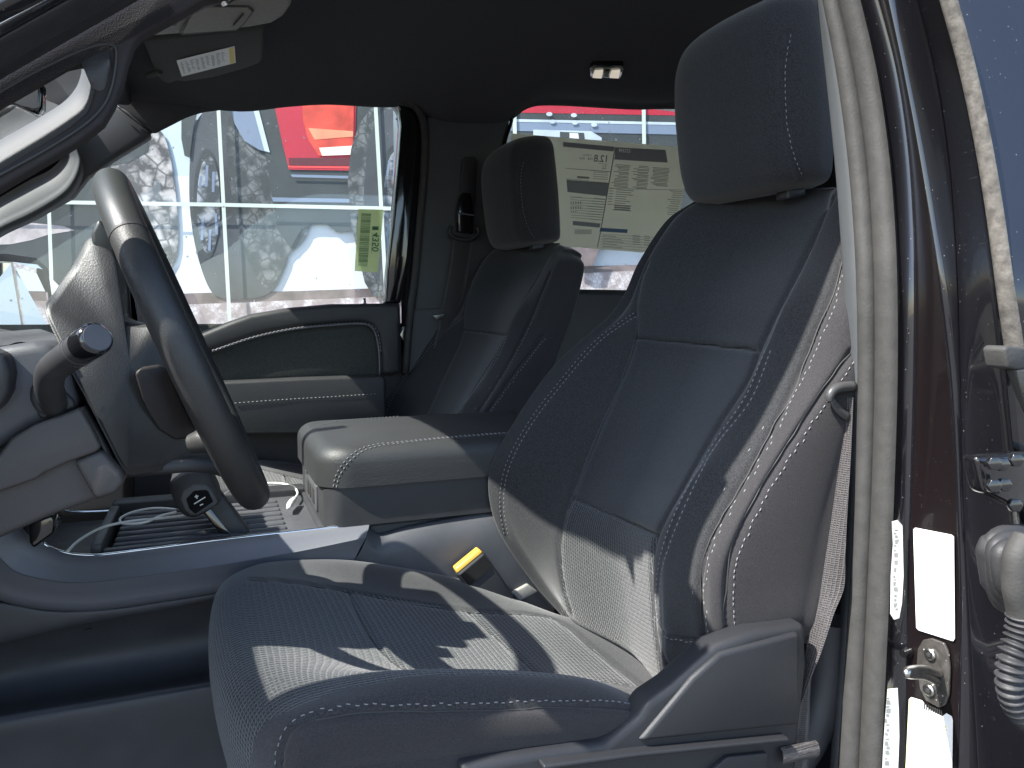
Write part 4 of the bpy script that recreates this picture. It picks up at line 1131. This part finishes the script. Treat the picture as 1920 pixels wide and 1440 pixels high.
# armrest bin and lid
def rbox(x0, x1, y0, y1, z0, z1, rf, rb, name, m, par, crown=0, rz=.018, slope=0):
    """rounded box: plan with corner radii rf (front) and rb (back), softly rolled top edge"""
    def plan(ins):
        pts = []
        for cx_, cy_, r, a0 in ((x1-rb, y1-rb, rb, 0), (x0+rf, y1-rf, rf, 90), (x0+rf, y0+rf, rf, 180), (x1-rb, y0+rb, rb, 270)):
            r2 = max(r-ins, .002)
            for k in range(9):
                a = math.radians(a0+k*90/8)
                pts.append((cx_+(r2+(min(r, .002)-.002 if r-ins > 0.002 else r-ins-.002) if r-ins < .002 else r2)*math.cos(a), cy_+(r2 if r-ins >= .002 else r-ins)*math.sin(a)))
        return pts
    rows_ = []
    for ins, z in [(0, z0), (0, z0+(z1-z0-rz)*.5), (0, z1-rz)]+[(rz*(1-math.cos(math.radians(a))), z1-rz+rz*math.sin(math.radians(a))) for a in (15, 30, 45, 60, 75, 90)]:
        rows_.append([(x, y, z-slope*(x1-x)*0) for x, y in plan(min(ins, min(rf, rb)-.003))])
    V, F = [], []
    V = np.array([p for r in rows_ for p in r]); nc = len(rows_[0])
    F = gridfaces(len(rows_), nc, True)
    F.append(tuple(range(nc-1, -1, -1)))
    c = V[-nc:].mean(0)+[0, 0, crown]
    base = len(V)-nc
    # crown rings
    cur = V[-nc:]; allV = [V]; off = base; tot = len(V)
    for s_ in (.9, .75, .5, .25):
        r = c+(cur-c)*s_; r[:, 2] = V[-1][2]+crown*(1-s_*s_)
        allV.append(r)
        for k in range(nc): F.append((off+k, off+(k+1) % nc, tot+(k+1) % nc, tot+k))
        off = tot; tot += nc
    allV.append([c]); V = np.vstack(allV)
    for k in range(nc): F.append((off+k, off+(k+1) % nc, len(V)-1))
    return V, F
V, F = rbox(.158, .60, 1.168, 1.505, 1.118, 1.186, .03, .01, 'x', None, None, 0, .004)
mk('armrest_bin', V, F, M['plastic'], cc, smooth=40)
V, F = rbox(.148, .61, 1.160, 1.512, 1.182, 1.246, .055, .03, 'x', None, None, .006, .027)
LT = bvh(V, F)
lid = mk('armrest_lid', V, F, M['leather'], cc, smooth=60)
ln = cast(LT, [(628,918),(634,893),(650,867),(674,847),(705,836),(760,829),(860,819),(965,811)], .004)
q = join(stitches(ln, LT, dash=.0055, gap=.003, r=.0008, off=.002), stitches(ln, LT, dash=.0055, gap=.003, r=.0008, off=-.0035))
mk('stitching', *q, M['thread'], lid, smooth=180)
ln = cast(LT, [(590,800),(640,789),(720,783),(800,778),(900,771)], .004)
q = stitches(ln, LT, dash=.0055, gap=.003, r=.0007)
if len(q[1]): mk('stitching', *q, M['thread'], lid, smooth=180)
V, F = box((.1545, 1.255, 1.124), (.160, 1.40, 1.168)); up_ = mk('port_panel', V, F, M['plastic_grey'], cc, bevel=.002)
for y0_, y1_ in ((1.272, 1.300), (1.318, 1.332), (1.345, 1.372)):
    V, F = box((.153, y0_, 1.134), (.156, y1_, 1.160)); mk('port', V, F, M['ink'], up_, bevel=.0008)
# tray with ribbed floor
V, F = box((-.42, 1.185, 1.02), (.16, 1.50, 1.085)); mk('tray_floor', V, F, M['plastic'], cc, bevel=.004)
V, F = join(box((-.17, 1.20, 1.085), (-.155, 1.44, 1.122)), box((-.155, 1.20, 1.085), (.11, 1.215, 1.112)))
mk('mat_frame', V, F, M['plastic_grey'], cc, bevel=.003)
for k in range(7):
    y0_ = 1.225+k*.031
    V, F = box((-.145, y0_, 1.098), (.105, y0_+.014, 1.112)); mk('mat_rib', V, F, M['plastic_grey'], cc, bevel=.004)
V, F = box((-.15, 1.215, 1.085), (.115, 1.45, 1.099)); mk('tray_mat', V, F, M['gloss'], cc, bevel=.002)
V, F = box((.075, 1.19, 1.08), (.16, 1.49, 1.108)); mk('tray_plate', V, F, M['plastic_grey'], cc, bevel=.004)
V, F = box((-.17, 1.455, 1.06), (.16, 1.50, 1.122)); mk('far_rail', V, F, M['plastic'], cc, bevel=.004)
# gear selector
a, b = P(378,915,y=1.255), P(452,1010,y=1.235)
ax = (b-a)/np.linalg.norm(b-a); sx = np.cross(ax, (0, 1, 0)); sx /= np.linalg.norm(sx)
V, F = prism([a+sx*.020-[0,.012,0], b+sx*.019-[0,.012,0], b-sx*.019-[0,.012,0], a-sx*.020-[0,.012,0]], (0, .028, 0))
gs = mk('gear_selector', V, F, M['plastic'], cc, bevel=.006)
V, F = prism([a-sx*.006-[0,.0135,0], b-sx*.006-[0,.0135,0], b-sx*.017-[0,.0135,0], a-sx*.017-[0,.0135,0]], (0, .003, 0)); mk('lever_panel', V, F, M['gloss'], gs, bevel=.001)
lens('selector_knob', [(318,912),(325,898),(345,886),(372,882),(394,886),(402,905),(414,930),(410,945),(375,969),(354,972),(338,962),(324,938)], 1.225, 1.31, M['plastic'], gs, infl=.012)
slab('knob_bezel', [(336,936),(342,920),(362,908),(388,908),(398,918),(410,940),(407,948),(370,968),(356,968),(346,958)], 1.2215, .012, M['plastic_grey'], gs, bevel=.004)
bt = slab('selector_button', [(349,936),(364,921),(386,919),(391,923),(400,941),(366,964),(355,954)], 1.2185, .01, M['carpet'], gs, bevel=.0012)
for a, b in (((364,945),(385,932)),((365,932),(372,930)),((367.5,928),(369.5,935)),((375,947.5),(381,945))):
    V, F = tube([P(*a, y=1.2178), P(*b, y=1.2178)], .0009, 5, 1); mk('button_mark', V, F, M['white'], bt)
V, F = tube([P(455,1012,y=1.24), P(455,1002,y=1.24)], [.040, .028], 24, 4); mk('selector_base', V, F, M['gloss'], gs, smooth=60)
V, F = join(box((-.30, 1.19, 1.0), (-.17, 1.48, 1.08))); mk('cable_well', V, F, M['gloss'], cc, bevel=.004)

slab('trim_switch', [(52,988),(66,976),(98,964),(104,985),(102,1000),(62,1030),(54,1018)], 1.10, .05, M['gloss'], tk, bevel=.004)
slab('release_lever', [(-20,985),(0,970),(22,966),(20,980),(4,1004),(-20,1006)], .93, .02, M['plastic'], tk, bevel=.003)

# cable
cb = thing('charging_cable', P(250, 975, z=1.128), 'thin white charging cable looped over the console tray', 'cable')
V, F = tube([P(a, b, z=z_) for a, b, z_ in ((126,1034,1.128),(150,1012,1.13),(190,990,1.132),(240,978,1.133),(300,972,1.130),(345,966,1.124),(380,955,1.12),(410,935,1.12),(440,916,1.12),(480,908,1.12),(520,906,1.12),(548,912,1.12),(558,924,1.12),(552,936,1.12))], .0021, 8, 6)
mk('cord', V, F, M['cable'], cb, smooth=180)
V, F = tube([P(a, b, z=1.131) for a, b in ((330,955),(290,953),(250,960),(226,972),(232,982),(270,980),(300,968),(330,960))], .0021, 8, 6); mk('cord', V, F, M['cable'], cb, smooth=180)
V, F = tube([P(552,936,z=1.122), P(545,944,z=1.122), P(541,952,z=1.122)], [.005,.006,.004], 10, 4); mk('plug', V, F, M['cable'], cb, smooth=180)

# ------------------------------------------------------------------ window stickers
bs = thing('barcode_sticker', P(690, 450, y=2.036), 'pale green barcode sticker on the far front window, numbered 4350', 'sticker')
BQ = [P(672,392,y=2.036), P(719,393,y=2.036), P(709,511,y=2.036), P(665,508,y=2.036)]
def thin_paper(name, c, see=.45):
    m = bpy.data.materials.new(name); m.use_nodes = True
    N, L = m.node_tree.nodes, m.node_tree.links
    b = N['Principled BSDF']; b.inputs['Base Color'].default_value = (*c, 1); b.inputs['Roughness'].default_value = .8
    t = N.new('ShaderNodeBsdfTranslucent'); t.inputs[0].default_value = (*c, 1)
    x = N.new('ShaderNodeMixShader'); x.inputs[0].default_value = .6
    L.new(b.outputs[0], x.inputs[1]); L.new(t.outputs[0], x.inputs[2]); tp = N.new('ShaderNodeBsdfTransparent'); tp.inputs[0].default_value = (*c, 1)
    y = N.new('ShaderNodeMixShader'); y.inputs[0].default_value = see
    L.new(x.outputs[0], y.inputs[1]); L.new(tp.outputs[0], y.inputs[2])
    L.new(y.outputs[0], N['Material Output'].inputs['Surface'])
    return m
green = thin_paper('green_paper', (.86, .93, .66))
dgreen = mat('green_ink', (.07, .18, .08), .7)
mk('paper', *prism(BQ, (0, .0006, 0)), green, bs)
sp_, v_ = [], .07
while v_ < .92:
    h_ = random.choice((.006, .009, .014)); sp_.append((.12, v_, .52, v_+h_)); v_ += h_+random.choice((.005, .008, .012))
mk('bars', *lines_on(BQ, sp_, np.array([0, -.0006, 0])), dgreen, bs)
mk('number', *place(text_mesh('4350', .026, True), quadpt(BQ, .80, .52)+[0, -.001, 0], (-.06, 0, -.99), (-.99, 0, .06)), dgreen, bs)
mk('emblem', *lines_on(BQ, [(.60, .27, .86, .33)], np.array([0, -.0008, 0])), dgreen, bs)
mk('small_print', *lines_on(BQ, [(.63, .37, .655, .70)], np.array([0, -.0008, 0])), M['greyink'], bs)

ps = thing('price_sheet', P(1170, 360, y=2.05), 'large pale price sheet taped inside the far rear window, printing seen reversed', 'window sheet')
SQ = [P(960,250,y=2.05), P(1296,277,y=2.05), P(1262,478,y=2.05), P(938,452,y=2.05)]
paper = thin_paper('backlit_paper', (.84, .84, .74), .14)
mk('paper', *prism(SQ, (0, .0004, 0)), paper, ps)
def sq(px, py): return P(px, py, y=2.0492)
def poly(pix): return np.array([sq(*a) for a in pix]), [tuple(range(len(pix)))]
gblock = mat('grey_print', (.25, .27, .28), .8)
mk('header_block', *poly([(1154,276),(1248,281),(1252,305),(1152,299)]), gblock, ps)
mk('header_block', *poly([(1056,266),(1152,275),(1150,284),(1056,275)]), gblock, ps)
mk('table_band', *poly([(1062,337),(1141,343),(1137,368),(1064,360)]), gblock, ps)
mk('table_band', *poly([(1074,414),(1126,419),(1124,427),(1074,422)]), gblock, ps)
mk('blue_band', *poly([(1126,427),(1177,430),(1176,437),(1124,434)]), mat('blue_print', (.10, .17, .27), .8), ps)
VF = []
def bar(x0, y0, x1, h_=1.4, sl=.075): VF.append(poly([(x0,y0),(x1,y0+(x1-x0)*sl),(x1,y0+(x1-x0)*sl+h_),(x0,y0+h_)]))
for cx_, w_ in ((1150,34),(1186,34),(1222,36)):
    for k in range(17 if cx_ < 1200 else 14):
        x0 = cx_+random.random()*12; bar(x0-k*.25, 308+k*2.6+(cx_-1150)*.075, cx_+w_-2-k*.25-random.random()*3, 1.1)
for k in range(10): bar(1156-k*.6, 355+k*4.1, 1156+random.choice((20,28,32))-k*.6, 1.2)
for k in range(7): bar(1142-k*.5, 352+k*5, 1150-k*.5, 1.2)
for k in range(12): bar(1254-k*.6+random.random()*8, 357+k*4, 1281-k*1.2, 1.2)
for k in range(9): bar(1070, 369+k*4.8, 1136-k*.9, .8)
for k in range(9):
    bar(1100+random.random()*15, 371.5+k*4.8, 1134-k*.9, 1.2)
for k in range(6): bar(1126, 438+k*5, 1250-k*3, .7)
for k in range(5): bar(1130, 441+k*5, 1170-random.random()*15, 1.2); bar(1186, 441+k*4, 1200, 1.3); bar(1208, 442+k*4, 1218, 1.3)
for a in ((1142,353,1286,354),): bar(a[0], a[1], a[2], .8, .02)
bar(1060, 315, 1145, .9); bar(1107, 319, 1144, .8); bar(1106, 340, 1141, .8); bar(1062, 335, 1105, .8); bar(1122, 306, 1139, .8)
for k in range(4): bar(1112, 322+k*4, 1140, .9); 
bar(1082, 330, 1105, 4)
bar(1148, 383, 1184, .8); bar(1148, 393, 1184, .8)
for k in range(4): bar(1152, 385+k*2, 1181, 1)
for k in range(16): VF.append(poly([(1078+k*2,430),(1079+k*2,430),(1078.6+k*2,439),(1077.6+k*2,439)]))
mk('fine_print', *join(*VF), M['greyink'], ps)
VF = [poly([(1152.5,276),(1154.5,276),(1126,440),(1121,464),(1119,464),(1124,440)])]
mk('column_rule', *join(*VF), gblock, ps)
for s_, px, py, sz in (('12.8', 1127, 298, .029), ('22', 1133, 314, .016), ('10.4', 1092, 297, .011), ('14.8', 1107, 298, .011), ('L/100 km', 1101, 291, .008)):
    mk('print', *place(text_mesh(s_, sz, sz > .02), sq(px, py)+[0, -.0005, 0], (-1, 0, -.04), (.10, 0, 1)), gblock, ps)
mk('print', *place(text_mesh('E25299', .014, True), sq(1171, 283)+[0, -.0008, 0], (-1, 0, -.04), (.06, 0, 1)), M['white'], ps)
for k, (y_, n_) in enumerate(((369,5),(378,5),(381,5),(387,5),(390,5),(396,3))):
    mk('print', *join(*[poly([(1070+j*4.5,y_),(1071.6+j*4.5,y_),(1071.6+j*4.5,y_+1.6),(1070+j*4.5,y_+1.6)]) for j in range(n_)]), M['ink'], ps)

# ------------------------------------------------------------------ printed wall behind the truck
bb = thing('billboard', (1.0, 5.02, -.3), 'large tiled wall picture of muddy tyres and a red truck outside the far windows', 'billboard')
MN = np.array([.25, 1.0, 0]); MC = 4.75       # the wall stands at a slight angle to the truck
def PM(px, py, off=0.0):
    d = FW+(px-960)/FPX*RT+(720-py)/FPX*UP
    return CAM+d*((MC-off-CAM @ MN)/(d @ MN))
def pmm(pix, off): return np.array([PM(a[0], a[1], off) for a in pix])
def pm(name, c, var=.2, vs=2.0, rough=.6, tread=None):
    m = mat(name, c, rough, var=var, vscale=vs)
    if tread:
        N, L = m.node_tree.nodes, m.node_tree.links
        b = N['Principled BSDF']
        tc = N.new('ShaderNodeTexCoord'); mp = N.new('ShaderNodeMapping'); mp.inputs['Rotation'].default_value = (0, .5, 0)
        L.new(tc.outputs['Object'], mp.inputs[0])
        v = N.new('ShaderNodeTexVoronoi'); v.feature = 'DISTANCE_TO_EDGE'; v.inputs['Scale'].default_value = tread[0]; v.inputs['Randomness'].default_value = .75
        L.new(mp.outputs[0], v.inputs['Vector'])
        n = N.new('ShaderNodeTexNoise'); n.inputs['Scale'].default_value = 14; n.inputs['Detail'].default_value = 8; L.new(tc.outputs['Object'], n.inputs['Vector'])
        r = N.new('ShaderNodeMapRange'); r.inputs['From Max'].default_value = .10; L.new(v.outputs[0], r.inputs['Value'])
        mu = N.new('ShaderNodeMath'); mu.operation = 'MULTIPLY'; L.new(r.outputs[0], mu.inputs[0])
        r2 = N.new('ShaderNodeMapRange'); r2.inputs['From Min'].default_value = .42; r2.inputs['From Max'].default_value = .62; L.new(n.outputs['Fac'], r2.inputs['Value']); L.new(r2.outputs[0], mu.inputs[1])
        cm = N.new('ShaderNodeMix'); cm.data_type = 'RGBA'; L.new(mu.outputs[0], cm.inputs['Factor'])
        cm.inputs['A'].default_value = (*c, 1); cm.inputs['B'].default_value = (*tread[1], 1)
        L.new(cm.outputs['Result'], b.inputs['Base Color'])
    return m
lay = [0]
def art(name, pix, m, smooth_=False, step=1):
    lay[0] += step
    q = cr(np.array(pix, float), 6, True) if smooth_ else pix
    V, F = prism(pmm([tuple(a) for a in q], .0012*lay[0]), (0, .0006, 0))
    return mk(name, V, F, m, bb)
m_sky = pm('print_pale_sky', (.46, .53, .60), .06, .8)
m_wht = pm('print_white', (.60, .60, .64), .03, .8)
m_drk = pm('print_dark', (.036, .042, .045), .35, 3)
m_tyr = pm('print_rubber', (.055, .058, .068), .35, 4)
m_trd = pm('print_tread', (.035, .04, .043), .3, 4, tread=(17, (.15, .15, .155)))
m_trd2 = pm('print_tread_pale', (.06, .056, .06), .3, 4, tread=(12, (.46, .42, .42)))
m_brn = pm('print_mud', (.16, .12, .12), .5, 9)
m_grv = pm('print_gravel', (.30, .24, .24), .3, 30, tread=(40, (.62, .56, .58)))
m_red = pm('print_red', (.42, .012, .035), .12, 3)
m_orn = pm('print_orange', (.55, .05, .03), .4, 9)
m_blu = pm('print_slate', (.17, .21, .30), .1, 3)
m_rim = pm('print_rim', (.04, .043, .05), .3, 5, tread=(10, (.30, .31, .35)))
m_lgt = pm('print_highlight', (.45, .50, .56), .15, 6)
m_grn = pm('print_green_grey', (.28, .34, .31), .2, 3)
V, F = prism([(-6, 4.75+1.5, -.3), (9, 4.75-2.25, -.3), (9, 4.75-2.25, 4.2), (-6, 4.75+1.5, 4.2)], MN*.12); mk('wall_panel', V, F, m_sky, bb)
art('printed_white', [(-600,400),(330,330),(700,330),(1600,380),(1600,560),(-600,620)], m_wht)
art('printed_backdrop', [(-700,40),(190,60),(190,330),(60,400),(-700,440)], m_grn)
art('printed_shape', [(-200,175),(0,190),(60,205),(130,190),(160,200),(160,225),(100,235),(0,260),(-200,280)], pm('print_dark_green', (.10, .13, .12), .4, 3))
art('printed_disc', [(130+18*math.cos(t), 146+20*math.sin(t)) for t in np.linspace(0, 6.283, 20, endpoint=False)], m_wht)
art('printed_mark', [(130,136),(140,140),(141,146),(134,147),(128,142)], m_blu)
art('printed_ground', [(-700,600),(200,556),(380,549),(540,546),(690,541),(820,528),(1100,499),(1220,496),(1700,470),(1700,760),(-700,900)], m_brn)
art('printed_gravel', [(-700,620),(200,585),(330,572),(480,566),(720,556),(820,545),(1100,512),(1220,506),(1700,480),(1700,760),(-700,900)], m_grv)
art('printed_body', [(-700,390),(-40,410),(60,402),(150,330),(215,275),(240,300),(250,420),(240,560),(150,575),(95,520),(60,498),(-40,470),(-700,470)], m_drk)
art('printed_mud', [(-40,430),(10,424),(60,418),(120,424),(140,432),(90,440),(60,450),(20,458),(-40,460)], pm('print_tan', (.42, .36, .37), .35, 12))
art('printed_tyre', [(205,330),(225,285),(262,258),(298,244),(316,280),(328,350),(334,420),(333,470),(322,500),(300,525),(260,545),(230,520),(215,440)], m_trd2, True)
art('printed_fender', [(190,285),(240,262),(280,252),(278,285),(240,305),(200,310)], m_drk)
art('printed_tyre', [(356,300),(364,240),(385,207),(420,195),(500,200),(560,260),(585,360),(575,440),(545,470),(535,500),(510,545),(470,560),(420,560),(392,540),(368,470),(356,390)], m_tyr, True)
art('printed_tread', [(440,200),(500,195),(565,260),(590,360),(575,440),(540,480),(528,510),(500,540),(470,500),(445,420),(430,330),(425,250)], m_trd, True)
art('printed_rim', [(388+26*math.cos(t), 382+104*math.sin(t)) for t in np.linspace(0, 6.283, 26, endpoint=False)], m_drk)
art('printed_rim_shade', [(391+22*math.cos(t), 384+92*math.sin(t)) for t in np.linspace(0, 6.283, 26, endpoint=False)], m_rim)
for a in ((375,330,372,352),(386,310,384,350),(398,322,397,360),(378,410,376,450),(392,430,390,470),(402,400,404,440),(384,380,400,392)):
    art('printed_spoke', [(a[0],a[1]),(a[0]+5,a[1]),(a[2]+5,a[3]),(a[2],a[3])], m_blu, step=.3)
art('printed_hull', [(340,200),(372,205),(362,240),(356,296),(346,292),(340,260)], m_drk)
art('printed_underbody', [(480,190),(520,190),(545,318),(680,318),(680,400),(662,432),(632,436),(612,420),(590,420),(565,430),(545,466),(520,430),(500,300)], m_drk)
art('printed_gap', [(655,190),(700,190),(700,330),(655,330)], m_drk)
art('printed_fender', [(430,194),(480,194),(506,286),(486,281),(458,264),(440,232)], m_blu)
art('printed_edge', [(472,194),(482,194),(506,286),(496,283)], m_lgt)
art('printed_red', [(512,186),(668,186),(664,320),(542,318),(528,262)], m_red)
art('printed_edge', [(540,310),(664,312),(664,316),(541,314)], pm('print_bright_red', (.8, .06, .06), .05, 3))
art('printed_dark_red', [(541,296),(664,296),(664,311),(542,310)], pm('print_dark_red', (.10, .01, .02), .2, 3))
art('printed_lamp', [(567,186),(664,186),(662,290),(598,292),(578,262),(568,225)], m_orn)
art('printed_lamp', [(578,240),(662,246),(662,256),(590,262)], pm('print_pale_orange', (.75, .25, .14), .2, 6))
art('printed_lamp', [(598,277),(662,273),(661,290),(604,292)], pm('print_pale_pink', (.8, .62, .55), .1, 6))
art('printed_highlight', [(545,327),(662,330),(662,335),(548,332)], m_blu)
art('printed_highlight', [(510,370),(662,373),(662,380),(512,378)], m_blu)
art('printed_tyre', [(652,340),(658,280),(672,235),(696,202),(760,180),(900,180),(900,560),(760,560),(700,556),(684,530),(670,470),(658,420)], m_trd)
art('printed_sidewall', [(682,350),(690,260),(712,215),(760,190),(900,190),(900,560),(740,560),(704,520),(686,440)], m_tyr)
art('printed_rim', [(738+26*math.cos(t), 380+108*math.sin(t)) for t in np.linspace(0, 6.283, 26, endpoint=False)], m_drk)
art('printed_rim_shade', [(741+22*math.cos(t), 382+98*math.sin(t)) for t in np.linspace(0, 6.283, 26, endpoint=False)], m_rim)
for a in ((728,300,724,330),(738,285,737,330),(748,290,750,330),(726,420,724,470),(738,430,738,480)):
    art('printed_spoke', [(a[0],a[1]),(a[0]+4,a[1]),(a[2]+4,a[3]),(a[2],a[3])], m_blu, step=.3)
art('printed_dark_body', [(900,180),(1700,190),(1700,430),(1300,440),(1090,470),(1060,480),(900,470)], m_drk)
art('printed_red', [(900,170),(1700,186),(1700,224),(900,210)], m_red)
art('printed_bumper', [(900,222),(1700,238),(1700,262),(900,244)], m_blu)
art('printed_highlight', [(900,222),(1700,238),(1700,243),(900,227)], m_lgt)
art('printed_plate', [(1000,243),(1108,246),(1128,258),(1130,275),(1000,272)], m_lgt)
art('printed_plate', [(1050,247),(1095,249),(1098,275),(1050,274)], m_drk)
art('printed_plate', [(1068,249),(1084,250),(1088,275),(1068,275)], m_wht)
for a in ((1036,228),(1078,230),(1114,234),(1030,214),(1076,216)):
    art('printed_bolt', [(a[0]+6*math.cos(t), a[1]+4*math.sin(t)) for t in np.linspace(0, 6.283, 8, endpoint=False)], m_lgt, step=.3)
art('printed_mud', [(1070,460),(1124,463),(1112,498),(1090,500),(1070,490)], m_brn)
VF = []
lay[0] += 1
for a, b in (((-240,100),(-190,700)),((78,100),(97,640)),((403,150),(428,620)),((698,150),(723,600)),((960,150),(968,560)),((1203,150),(1207,540)),((1440,150),(1440,540))):
    VF.append(prism(pmm([a,(a[0]+7,a[1]),(b[0]+7,b[1]),b], .0012*lay[0]), (0, .0006, 0)))
for a, b in (((-700,362),(0,374)),((0,374),(398,380)),((398,380),(760,388)),((760,388),(1700,410))):
    VF.append(prism(pmm([a,b,(b[0],b[1]+7),(a[0],a[1]+7)], .0012*lay[0]+.001), (0, .0005, 0)))
mk('tile_joints', *join(*VF), pm('print_joint', (.50, .54, .50), .05, 3), bb)
